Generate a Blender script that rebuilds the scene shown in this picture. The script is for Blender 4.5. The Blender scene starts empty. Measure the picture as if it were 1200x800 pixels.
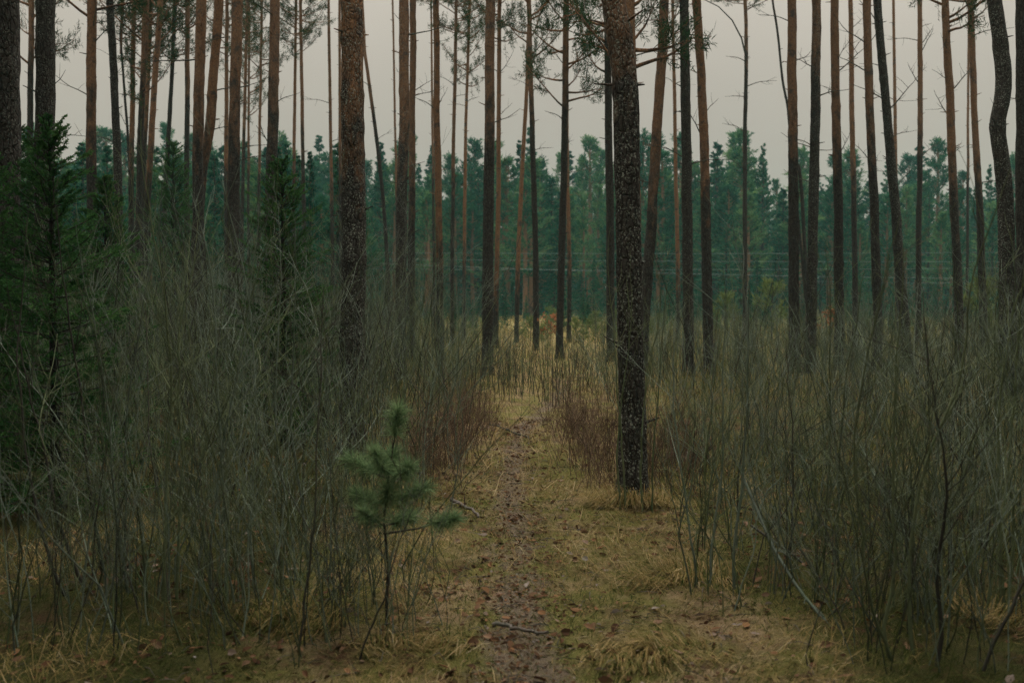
import bpy, math, random
import numpy as np

random.seed(11)
RNG = np.random.default_rng(11)
SC = bpy.context.scene
COL = SC.collection
R = math.radians

# ------------------------------------------------------------------ camera
CAM_H = 1.6
FPX = 35.0 / 36.0 * 1200.0
PITCH = math.atan(50.0 / FPX)


def ray(px, py):
    a, b = (px - 600.0) / FPX, (400.0 - py) / FPX
    d = np.array([a, math.cos(PITCH) + b * math.sin(PITCH), -math.sin(PITCH) + b * math.cos(PITCH)])
    return d / d[1]


def at(px, py, Y):
    """World point seen at photo pixel (px, py) at distance Y down the path."""
    return np.array([0, 0, CAM_H]) + ray(px, py) * Y


# ------------------------------------------------------------------ noise
def _hash(ix, iy, seed):
    n = (ix.astype(np.int64) * 374761393 + iy.astype(np.int64) * 668265263 + seed * 974634777) & 0x7FFFFFFF
    n = ((n ^ (n >> 13)) * 1274126177) & 0x7FFFFFFF
    return ((n ^ (n >> 16)) & 0xFFFFFF) / float(0xFFFFFF)


def vnoise(x, y, seed=0):
    x = np.asarray(x, float); y = np.asarray(y, float)
    ix, iy = np.floor(x), np.floor(y)
    fx, fy = x - ix, y - iy
    fx = fx * fx * (3 - 2 * fx); fy = fy * fy * (3 - 2 * fy)
    a = _hash(ix, iy, seed); b = _hash(ix + 1, iy, seed)
    c = _hash(ix, iy + 1, seed); d = _hash(ix + 1, iy + 1, seed)
    return (a * (1 - fx) + b * fx) * (1 - fy) + (c * (1 - fx) + d * fx) * fy


def fbm(x, y, seed=0, oct=3):
    s, a, t = 0, 1.0, 0
    for i in range(oct):
        s = s + a * vnoise(x * 2 ** i, y * 2 ** i, seed + i * 17)
        t += a; a *= .5
    return s / t


PATH = np.array([(-6, .06), (0, .05), (4.1, .05), (5.2, .03), (6.4, .02), (8, -.02), (10.4, .02), (12, .12), (13.3, .36),
                 (15.5, .68), (18, .9), (26, 1.0), (40, 1.6)])


def path_x(y):
    return np.interp(y, PATH[:, 0], PATH[:, 1])


def wear(x, y):
    """1 on the trodden line, 0 off it."""
    w = .06 + .05 * (fbm(y * .9, x * .5 + 3, 5) - .5) * 2 + .03 * np.clip((6 - y) / 2, 0, 1)
    d = np.abs(x - path_x(y)) +   .24 * (fbm(x * 5, y * 5, 9) - .5) + .12 * (fbm(x * 19, y * 19, 10) - .5)
    return np.clip(1 - (d - w) / .15, 0, 1) * np.clip(.35 + 1.5 * fbm(x * 2.6 + 9, y * 1.7, 14), .45, 1) * np.clip((24 - y) / 8, 0, 1)


def ground_z(x, y, fine=False):
    x = np.asarray(x, float); y = np.asarray(y, float)
    near = np.clip((45 - y) / 20, 0, 1)
    z = .08 * (fbm(x * .22, y * .22, 1) - .5) * near
    z = z + .035 * np.clip((np.abs(x - path_x(y)) - .1) / .7, 0, 1) * near
    if fine:
        off = 1 - .8 * wear(x, y)
        z = z + .075 * (fbm(x * 2.1, y * 2.1, 2, 3) - .5) * off + .034 * (fbm(x * 8, y * 8, 3, 2) - .5) * (.35 + .65 * off)
        z = z + .016 * (fbm(x * 26, y * 26, 4, 2) - .5)
    return z


def under(x, y):
    """0 on the straw verge of the path, 1 in the mossy, littered thicket ground, painted darker for shade"""
    d = np.abs(x - path_x(y) - .12) + .9 * (fbm(x * 1.6, y * 1.6, 61) - .5)
    return np.clip((d - .75 - .03 * np.asarray(y)) / .55, 0, 1)


def gz(x, y):
    return float(ground_z(x, y, True))


# ------------------------------------------------------------------ mesh buffer
class Buf:
    def __init__(self):
        self.v, self.f, self.m, self.t, self.n = [], [], [], [], 0

    def add(self, v, f, mat=0, tone=.5):
        v = np.asarray(v, np.float32).reshape(-1, 3); f = np.asarray(f, np.int32)
        self.v.append(v); self.f.append(f + self.n); self.n += len(v)
        self.m.append(np.full(len(f), mat, np.int32))
        self.t.append(np.broadcast_to(np.asarray(tone, np.float32), (len(f),)).copy())

    def tube(self, P, r, sides=5, mat=0, tone=.5, bump=None):
        P = np.asarray(P, float); n = len(P); r = np.broadcast_to(np.asarray(r, float), (n,))
        T = np.gradient(P, axis=0); T /= np.linalg.norm(T, axis=1)[:, None] + 1e-9
        ref = np.array([1., 0, 0]) if abs(T[:, 0].mean()) < .7 else np.array([0, 0, 1.])
        N = np.cross(T, ref); N /= np.linalg.norm(N, axis=1)[:, None] + 1e-9
        B = np.cross(T, N)
        a = np.arange(sides) * 2 * math.pi / sides
        rr = r[:, None] * np.ones(sides) if bump is None else r[:, None] * bump
        V = P[:, None, :] + rr[..., None] * (N[:, None, :] * np.cos(a)[None, :, None] + B[:, None, :] * np.sin(a)[None, :, None])
        i = np.arange(n - 1)[:, None] * sides; j = np.arange(sides)[None, :]; k = (j + 1) % sides
        F = np.stack([i + j, i + k, i + sides + k, i + sides + j], -1).reshape(-1, 4)
        self.add(V.reshape(-1, 3), F, mat, tone)

    def needles(self, base, d, length, width, mat=0, tone=.5):
        base = np.asarray(base, float); d = np.asarray(d, float); n = len(base)
        if n == 0:
            return
        d = d / (np.linalg.norm(d, axis=1)[:, None] + 1e-9)
        s = np.cross(d, RNG.normal(size=(n, 3))); s /= np.linalg.norm(s, axis=1)[:, None] + 1e-9
        L = np.broadcast_to(np.asarray(length, float), (n,))[:, None]; W = np.broadcast_to(np.asarray(width, float), (n,))[:, None] * .5
        mid = base + d * L * .5
        V = np.stack([base - s * W * .5, base + s * W * .5, mid + s * W, base + d * L, mid - s * W], 1)
        i = np.arange(n)[:, None] * 5
        q = np.concatenate([i, i + 1, i + 2, i + 4], 1)
        t3 = np.concatenate([i + 4, i + 2, i + 3, i + 3], 1)   # degenerate-marked triangle
        tn = np.broadcast_to(np.asarray(tone, np.float32), (n,))
        self.add(V.reshape(-1, 3), np.concatenate([q, t3]), mat, np.concatenate([tn, tn]))

    def mesh(self, name, mats, smooth=True):
        me = bpy.data.meshes.new(name)
        V = np.concatenate(self.v); F = [np.asarray(f) for f in self.f]
        loops, sizes = [], []
        for f in F:
            if f.shape[1] == 4:
                tri = f[:, 2] == f[:, 3]
                if tri.any():
                    sz = np.where(tri, 3, 4)
                    mask = np.ones(f.shape, bool); mask[tri, 3] = False
                    loops.append(f[mask]); sizes.append(sz)
                    continue
            loops.append(f.reshape(-1)); sizes.append(np.full(len(f), f.shape[1]))
        L = np.concatenate(loops).astype(np.int32); S = np.concatenate(sizes).astype(np.int32)
        me.vertices.add(len(V)); me.vertices.foreach_set('co', V.reshape(-1))
        me.loops.add(len(L)); me.loops.foreach_set('vertex_index', L)
        me.polygons.add(len(S))
        st = np.zeros(len(S), np.int32); st[1:] = np.cumsum(S)[:-1]
        me.polygons.foreach_set('loop_start', st); me.polygons.foreach_set('loop_total', S)
        me.polygons.foreach_set('material_index', np.concatenate(self.m))
        me.polygons.foreach_set('use_smooth', np.full(len(S), smooth))
        for m in mats:
            me.materials.append(m)
        at_ = me.attributes.new('tone', 'FLOAT', 'FACE'); at_.data.foreach_set('value', np.concatenate(self.t))
        me.update(calc_edges=True); me.validate()
        return me


def link(name, data, parent=None, loc=None, rotz=None, scale=None):
    o = bpy.data.objects.new(name, data); COL.objects.link(o)
    if parent is not None:
        o.parent = parent
    if loc is not None:
        o.location = loc
    if rotz is not None:
        o.rotation_euler = (0, 0, rotz)
    if scale is not None:
        o.scale = scale if hasattr(scale, '__len__') else (scale,) * 3
    return o


def tag(o, label=None, cat=None, group=None, kind=None):
    if label: o['label'] = label
    if cat: o['category'] = cat
    if group: o['group'] = group
    if kind: o['kind'] = kind
    return o


def unit(v):
    v = np.asarray(v, float)
    return v / (np.linalg.norm(v) + 1e-9)


# ------------------------------------------------------------------ materials
class NT:
    def __init__(self, name, rough=.9, spec=.15):
        self.m = bpy.data.materials.new(name); self.m.use_nodes = True
        self.nt = self.m.node_tree; self.N = self.nt.nodes; self.L = self.nt.links
        self.b = self.N['Principled BSDF']; self.out = self.N['Material Output']
        self.b.inputs['Roughness'].default_value = rough
        self.b.inputs['Specular IOR Level'].default_value = spec

    def n(self, t, **kw):
        x = self.N.new(t)
        for k, v in kw.items():
            setattr(x, k, v)
        return x

    def put(self, node, idx, v):
        if hasattr(v, 'is_output'):
            self.L.new(v, node.inputs[idx])
        else:
            node.inputs[idx].default_value = v

    def attr(self, name, typ='GEOMETRY'):
        a = self.n('ShaderNodeAttribute'); a.attribute_name = name; a.attribute_type = typ
        return a.outputs['Fac']

    def coord(self, scale=(1, 1, 1), world=False, shift=None):
        v = self.n('ShaderNodeNewGeometry').outputs['Position'] if world else self.n('ShaderNodeTexCoord').outputs['Object']
        mp = self.n('ShaderNodeMapping'); self.L.new(v, mp.inputs[0]); mp.inputs['Scale'].default_value = scale
        if shift is not None:
            self.L.new(shift, mp.inputs['Location'])
        return mp.outputs[0]

    def noise(self, vec, scale, detail=4, rough=.6):
        x = self.n('ShaderNodeTexNoise'); self.put(x, 'Vector', vec); self.put(x, 'Scale', scale)
        self.put(x, 'Detail', detail); self.put(x, 'Roughness', rough)
        return x.outputs['Fac']

    def voro(self, vec, scale, feature='F1', out='Distance'):
        x = self.n('ShaderNodeTexVoronoi', feature=feature); self.put(x, 'Vector', vec); self.put(x, 'Scale', scale)
        return x.outputs[out]

    def ramp(self, fac, *stops):
        x = self.n('ShaderNodeValToRGB'); self.L.new(fac, x.inputs[0])
        e = x.color_ramp.elements
        while len(e) < len(stops):
            e.new(.5)
        for el, (p, c) in zip(e, stops):
            el.position = p
            el.color = (c, c, c, 1) if not hasattr(c, '__len__') else (*c, 1)
        return x.outputs[0]

    def math(self, op, a, b=0.0, c=0.0):
        x = self.n('ShaderNodeMath', operation=op)
        self.put(x, 0, a); self.put(x, 1, b); self.put(x, 2, c)
        return x.outputs[0]

    def mix(self, f, a, b, blend='MIX'):
        x = self.n('ShaderNodeMix', data_type='RGBA', blend_type=blend)
        for i, v in ((0, f), (6, a), (7, b)):
            if hasattr(v, '__len__'):
                v = (*v, 1)
            self.put(x, i, v)
        return x.outputs[2]

    def rand(self):
        return self.n('ShaderNodeObjectInfo').outputs['Random']

    def bump(self, h, strength=.5, dist=.01, prev=None):
        x = self.n('ShaderNodeBump'); self.put(x, 'Height', h); self.put(x, 'Strength', strength); self.put(x, 'Distance', dist)
        if prev is not None:
            self.L.new(prev, x.inputs['Normal'])
        self.L.new(x.outputs[0], self.b.inputs['Normal'])
        return x.outputs[0]

    def color(self, c):
        self.put(self.b, 'Base Color', c)
        return self.m

    def leafy(self, c, trans=.3):
        """diffuse + translucent leaf"""
        d = self.n('ShaderNodeBsdfDiffuse'); t = self.n('ShaderNodeBsdfTranslucent'); mx = self.n('ShaderNodeMixShader')
        self.put(d, 0, c); self.put(t, 0, c); mx.inputs[0].default_value = trans
        self.L.new(d.outputs[0], mx.inputs[1]); self.L.new(t.outputs[0], mx.inputs[2])
        self.L.new(mx.outputs[0], self.out.inputs['Surface'])
        return self.m


def make_bark():
    s = NT('pine_bark', .92, .2)
    r = s.rand()
    sh = s.n('ShaderNodeCombineXYZ'); s.L.new(s.math('MULTIPLY', r, 37.0), sh.inputs[0]); s.L.new(s.math('MULTIPLY', r, 91.0), sh.inputs[2])
    v = s.coord((1, 1, .42), shift=sh.outputs[0]); v1 = s.coord((1, 1, 1), shift=sh.outputs[0])
    wob = s.n('ShaderNodeTexNoise'); s.L.new(v, wob.inputs['Vector']); wob.inputs['Scale'].default_value = 14
    vv = s.n('ShaderNodeVectorMath', operation='MULTIPLY_ADD'); s.L.new(wob.outputs['Color'], vv.inputs[0]); vv.inputs[1].default_value = (.06, .06, .06); s.L.new(v, vv.inputs[2])
    edge = s.voro(vv.outputs[0], 26, 'DISTANCE_TO_EDGE')
    plate = s.ramp(edge, (0, 0.0), (.16, 1.0))
    big = s.noise(v1, 3.0, 5); fine = s.noise(v, 60, 6, .7)
    # lower, old bark: grey brown plates
    low = s.mix(big, (.043, .040, .039), (.082, .076, .072))
    low = s.mix(s.ramp(fine, (.35, 0.0), (.7, 1.0)), low, (.034, .028, .025))
    low = s.mix(s.ramp(plate, (0, 1.0), (1, 0.0)), low, (.016, .013, .011))
    # upper, flaking orange bark
    up = s.mix(s.noise(v1, 9, 5), (.20, .10, .054), (.40, .22, .115))
    up = s.mix(s.ramp(fine, (.42, 0.0), (.62, 1.0)), up, (.11, .066, .046))
    up = s.mix(s.ramp(s.noise(v1, 4.2, 4), (.56, 0.0), (.66, 1.0)), up, (.075, .06, .052))
    z = s.n('ShaderNodeSeparateXYZ'); s.L.new(s.n('ShaderNodeTexCoord').outputs['Object'], z.inputs[0])
    h = s.math('SUBTRACT', z.outputs[2], s.attr('orange_from', 'OBJECT'))
    h = s.math('ADD', s.math('MULTIPLY', h, .55), s.math('MULTIPLY', s.math('SUBTRACT', s.noise(v, 7, 5, .65), .5), 3.0))
    f = s.ramp(s.math('ADD', s.math('MULTIPLY', h, .5), .5), (.3, 0.0), (.75, 1.0))
    tint = s.mix(s.attr('redness', 'OBJECT'), up, s.mix(.5, up, (.11, .092, .08)))
    c = s.mix(f, low, tint)
    # pale lichen crusts
    lm = s.math('MULTIPLY', s.ramp(s.noise(v1, 52, 4, .8), (.545, 0.0), (.60, 1.0)), s.ramp(s.noise(v1, 7, 4, .7), (.34, 0.0), (.56, 1.0)))
    lm = s.math('MULTIPLY', lm, s.attr('lichen', 'OBJECT'))
    c = s.mix(lm, c, (.36, .40, .36))
    b1 = s.bump(plate, .8, .012)
    s.bump(fine, .5, .006, b1)
    return s.color(c)


def tone_mat(name, stops, trans=0, rand=0.0, rough=.85):
    s = NT(name, rough, .15)
    t = s.attr('tone')
    if rand:
        t = s.math('ADD', t, s.math('MULTIPLY', s.math('SUBTRACT', s.rand(), .5), rand))
    c = s.ramp(t, *stops)
    return s.leafy(c, trans) if trans else s.color(c)


def make_twig(name, a, b, moss, spread=.35):
    s = NT(name, .85, .2)
    v = s.coord((1, 1, .4))
    t = s.math('ADD', s.math('MULTIPLY', s.attr('tone'), .7), s.math('MULTIPLY', s.rand(), spread))
    c = s.ramp(t, (.1, a), (.85, b))
    c = s.mix(s.ramp(s.noise(v, 9, 3), (.52, 0.0), (.68, .75)), c, moss)
    c = s.mix(s.ramp(s.noise(v, 60, 2), (.6, 0.0), (.7, .6)), c, a)
    return s.color(c)


def make_ground():
    s = NT('forest_floor', .95, .1)
    v = s.coord((1, 1, 1), world=True)
    w = s.attr('wear')
    moss = s.mix(s.noise(v, 30, 4, .7), (.11, .115, .032), (.30, .28, .095))
    straw = s.mix(s.noise(v, 55, 5, .75), (.19, .13, .068), (.52, .40, .245))
    duff = s.mix(s.noise(v, 80, 5, .75), (.045, .027, .018), (.18, .10, .06))
    f1 = s.ramp(s.noise(v, 1.6, 6, .65), (.38, 0.0), (.54, 1.0))
    un = s.attr('under')
    deep = s.mix(s.noise(v, 26, 5, .7), (.028, .036, .012), (.10, .105, .035))  # dark moss, with shade off the path put into its colour
    c = s.mix(f1, straw, moss)
    c = s.mix(s.math('MULTIPLY', un, .85), c, deep)
    f2 = s.ramp(s.noise(v, 2.3, 6, .7), (.5, 0.0), (.66, 1.0))
    c = s.mix(f2, c, duff)
    trod = s.mix(s.noise(v, 110, 5, .8), (.075, .058, .047), (.37, .295, .235))
    trod = s.mix(s.ramp(s.noise(v, 24, 4), (.58, 0.0), (.7, .8)), trod, (.03, .022, .018))
    wn = s.math('ADD', w, s.math('MULTIPLY', s.math('SUBTRACT', s.noise(v, 17, 5, .7), .5), 1.1))
    wn = s.math('ADD', wn, s.math('MULTIPLY', s.math('SUBTRACT', s.noise(v, 3.6, 4, .6), .5), 1.3))
    c = s.mix(s.ramp(wn, (.3, 0.0), (.95, .85)), c, trod)
    b1 = s.bump(s.noise(v, 45, 6, .75), 1.0, .05)
    s.bump(s.noise(v, 240, 3, .7), .5, .006, b1)
    return s.color(c)


BARK = make_bark()
NEED = tone_mat('pine_needles', [(0, (.022, .05, .026)), (.6, (.045, .085, .04)), (1, (.085, .13, .055))], .25)
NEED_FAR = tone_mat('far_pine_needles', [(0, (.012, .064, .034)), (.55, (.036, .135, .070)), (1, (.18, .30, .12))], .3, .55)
SPRUCE = tone_mat('spruce_needles', [(0, (.028, .085, .03)), (.6, (.065, .16, .052)), (1, (.13, .23, .075))], .25, .2)
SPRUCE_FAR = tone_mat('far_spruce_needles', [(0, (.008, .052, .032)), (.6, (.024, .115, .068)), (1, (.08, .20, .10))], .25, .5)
PALE_NEED = tone_mat('pale_needles', [(0, (.09, .14, .05)), (1, (.2, .25, .09))], .3, .3)
SOFT_NEED = tone_mat('soft_needles', [(0, (.10, .18, .09)), (1, (.30, .42, .22))], .3)
TWIG = make_twig('sapling_bark', (.036, .044, .037), (.225, .285, .235), (.095, .145, .09))
OLIVE = make_twig('mossy_sapling_bark', (.045, .054, .03), (.17, .21, .115), (.10, .15, .075))
DARKTW = make_twig('dark_sapling_bark', (.025, .023, .02), (.08, .078, .066), (.07, .085, .055))
BRUSH = make_twig('brush_bark', (.055, .035, .025), (.20, .135, .095), (.11, .09, .06))
DEADW = make_twig('dead_wood', (.06, .05, .045), (.17, .15, .135), (.12, .13, .11))
GRASS = tone_mat('grass_blades', [(0, (.04, .055, .016)), (.3, (.14, .15, .05)), (.5, (.28, .21, .09)), (.8, (.43, .32, .16)), (1, (.48, .40, .25))], .25)
LEAF = tone_mat('dead_leaves', [(0, (.045, .03, .022)), (.3, (.11, .06, .035)), (.55, (.16, .10, .065)), (.72, (.23, .125, .065)), (.85, (.22, .17, .14)), (1, (.30, .28, .27))], .12)
OAKLEAF = tone_mat('orange_leaves', [(0, (.22, .09, .045)), (1, (.42, .20, .11))], .35)
CABLE = NT('cable', .6, .3).color((.19, .26, .26, 1))
GROUND = make_ground()

# ------------------------------------------------------------------ ground and path


def axis(fine0, fine1, step, lo, hi, g=1.13):
    a = list(np.arange(fine0, fine1, step)); s = step; x = a[-1]
    while x < hi:
        s *= g; x += s; a.append(x)
    s = step; x = a[0]; b = []
    while x > lo:
        s *= g; x -= s; b.append(x)
    return np.array(b[::-1] + a)


def build_ground():
    xs = axis(-1.5, 1.9, .032, -170, 170, 1.06); ys = axis(3.2, 10.5, .034, -40, 320, 1.045)
    X, Y = np.meshgrid(xs, ys)
    Z = ground_z(X, Y, True)
    far = np.clip((np.hypot(X, Y - 10) - 30) / 30, 0, 1)
    Z = Z * (1 - far) + .05 * far * (fbm(X * .2, Y * .2, 8) - .5)
    nx, ny = len(xs), len(ys)
    W = wear(X, Y)
    V = np.stack([X, Y, Z], -1).reshape(-1, 3)
    i = np.arange(ny - 1)[:, None] * nx + np.arange(nx - 1)[None, :]
    F = np.stack([i, i + 1, i + nx + 1, i + nx], -1).reshape(-1, 4)
    onp = W.reshape(-1)[F].mean(1) > .42
    for name, sel in (('ground', ~onp), ('path', onp)):
        f = F[sel]; used, inv = np.unique(f, return_inverse=True)
        b = Buf(); b.add(V[used], inv.reshape(-1, 4))
        me = b.mesh(name, [GROUND])
        for an, av in (('wear', W), ('under', under(X, Y))):
            a = me.attributes.new(an, 'FLOAT', 'POINT'); a.data.foreach_set('value', av.reshape(-1)[used].astype(np.float32))
        tag(link(name, me), kind='structure')


build_ground()

# ------------------------------------------------------------------ pine crowns, dead branches


def limb_path(start, d, L, n=6, up=.35, wig=.08):
    P = [np.array(start, float)]; d = unit(d)
    for i in range(n):
        d = unit(d + np.array([0, 0, up / n]) + RNG.normal(0, wig, 3))
        P.append(P[-1] + d * L / n)
    return np.array(P)


def pine_crown(H, Lmax, nlimb, tufts, nper, nl, nw, needle_mat_i=1, base=0.0, seed=0, dome=True):
    """crown of height H standing on z = 0; material 0 bark, 1 needles"""
    b = Buf()
    b.tube(np.array([[0, 0, -.2], [0, 0, H * .5], [RNG.normal(0, .05), 0, H * .98]]), [.05 * Lmax / 1.5, .035 * Lmax / 1.5, .01], 6)
    C, D, TN = [], [], []
    for k in range(nlimb):
        h = H * (base + (1 - base) * (k + RNG.random()) / nlimb)
        u = h / H
        L = Lmax * ((.55 + .45 * math.sin(math.pi * min(1, .25 + .6 * u))) if dome else (1 - u * .85)) * RNG.uniform(.4, 1.15)
        L *= min(1, 1.3 * (1 - u) + .10)
        a = RNG.random() * 6.283
        P = limb_path((0, 0, h), (math.cos(a), math.sin(a), RNG.uniform(-.1, .35)), L, 6, .5)
        b.tube(P, np.linspace(.022, .006, len(P)) * (Lmax / 1.5), 4)
        for t in range(tufts):
            s = RNG.uniform(.35, 1.0) * (len(P) - 1); i = min(int(s), len(P) - 2)
            p = P[i] + (P[i + 1] - P[i]) * (s - i)
            d = unit(unit(P[-1] - P[0]) * .6 + RNG.normal(0, .55, 3) + np.array([0, 0, .35]))
            Q = p + d * RNG.uniform(.12, .34) * Lmax
            b.tube(np.array([p, (p + Q) / 2 + RNG.normal(0, .02, 3), Q]), [.006, .005, .004], 3)
            m = int(nper * RNG.uniform(.6, 1.3))
            s2 = RNG.uniform(.3, 1.0, m)[:, None]
            C.append(p + (Q - p) * s2 + RNG.normal(0, .02 * Lmax, (m, 3)))
            dd = d * .7 + RNG.normal(0, .65, (m, 3)); D.append(dd)
            TN.append(np.clip(RNG.normal(.3 + .3 * RNG.random(), .18, m), 0, 1))
    C = np.concatenate(C); D = np.concatenate(D)
    b.needles(C, D, RNG.uniform(.7, 1.2, len(C)) * nl, nw, needle_mat_i, np.concatenate(TN))
    return b


CROWNS = [pine_crown(5.5, 1.9, 34, 12, 26, .11, .016).mesh('pine_crown', [BARK, NEED]) for _ in range(4)]
OPEN = [pine_crown(5.5, 1.5, 17, 7, 16, .11, .016).mesh('pine_crown', [BARK, NEED]) for _ in range(3)]
SPARSE = [pine_crown(6.0, 1.5, 46, 10, 28, .10, .013, base=.02).mesh('open_pine_crown', [BARK, NEED]) for _ in range(4)]


def dead_branch_mesh():
    b = Buf()
    L = RNG.uniform(.45, 1.0)
    P = limb_path((0, 0, 0), (1, 0, RNG.uniform(.0, .9)), L, 6, RNG.uniform(-.4, .6), .12)
    b.tube(P, np.linspace(.013, .004, 7), 4, 0, RNG.random())
    for k in range(RNG.integers(1, 5)):
        i = RNG.integers(2, 6)
        Q = limb_path(P[i], (P[i] - P[i - 1]) / L * 4 + RNG.normal(0, .7, 3), L * RNG.uniform(.2, .5), 4, .2, .15)
        b.tube(Q, np.linspace(.005, .002, 5), 3, 0, RNG.random())
    return b.mesh('dead_branch', [DARKTW])


DEADB = [dead_branch_mesh() for _ in range(9)]


def trunk_mesh(P, r, near):
    sides = 22 if near else 10
    n = len(P)
    b = Buf()
    u = np.arange(sides) / sides * 6.283
    z = P[:, 2]
    s = RNG.integers(0, 999)
    B = 1 + .10 * (fbm(np.cos(u)[None] * 1.2 + z[:, None] * .5 + 40, np.sin(u)[None] * 1.2 + z[:, None] * 1.3 + 40, s) - .5) * 2
    amp = .09 if near else .07
    B = B + amp * (fbm(u[None] * 3 + 0 * z[:, None], z[:, None] * 8 + 0 * u[None], s + 5, 2) - .5) * 2
    # whorl knots
    hz = .6
    while hz < z[-1]:
        B = B + (.07 * np.exp(-((z - hz) / .05) ** 2))[:, None] * (.5 + RNG.random(sides))[None]
        if RNG.random() < .75:
            i = int(np.searchsorted(z, hz)); i = min(i, n - 1)
            for _ in range(RNG.integers(1, 4)):
                a = RNG.random() * 6.283; L = RNG.uniform(.03, .15)
                d = np.array([math.cos(a), math.sin(a), RNG.uniform(0, .5)])
                b.tube(np.array([P[i] + d * r[i] * .7, P[i] + d * (r[i] + L * .5), P[i] + d * (r[i] + L)]), [.013, .009, .005], 5)
        hz += RNG.uniform(.45, .8)
    b.tube(P, r, sides, 0, .5, B)
    return b.mesh('pine_trunk', [BARK])


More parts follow.
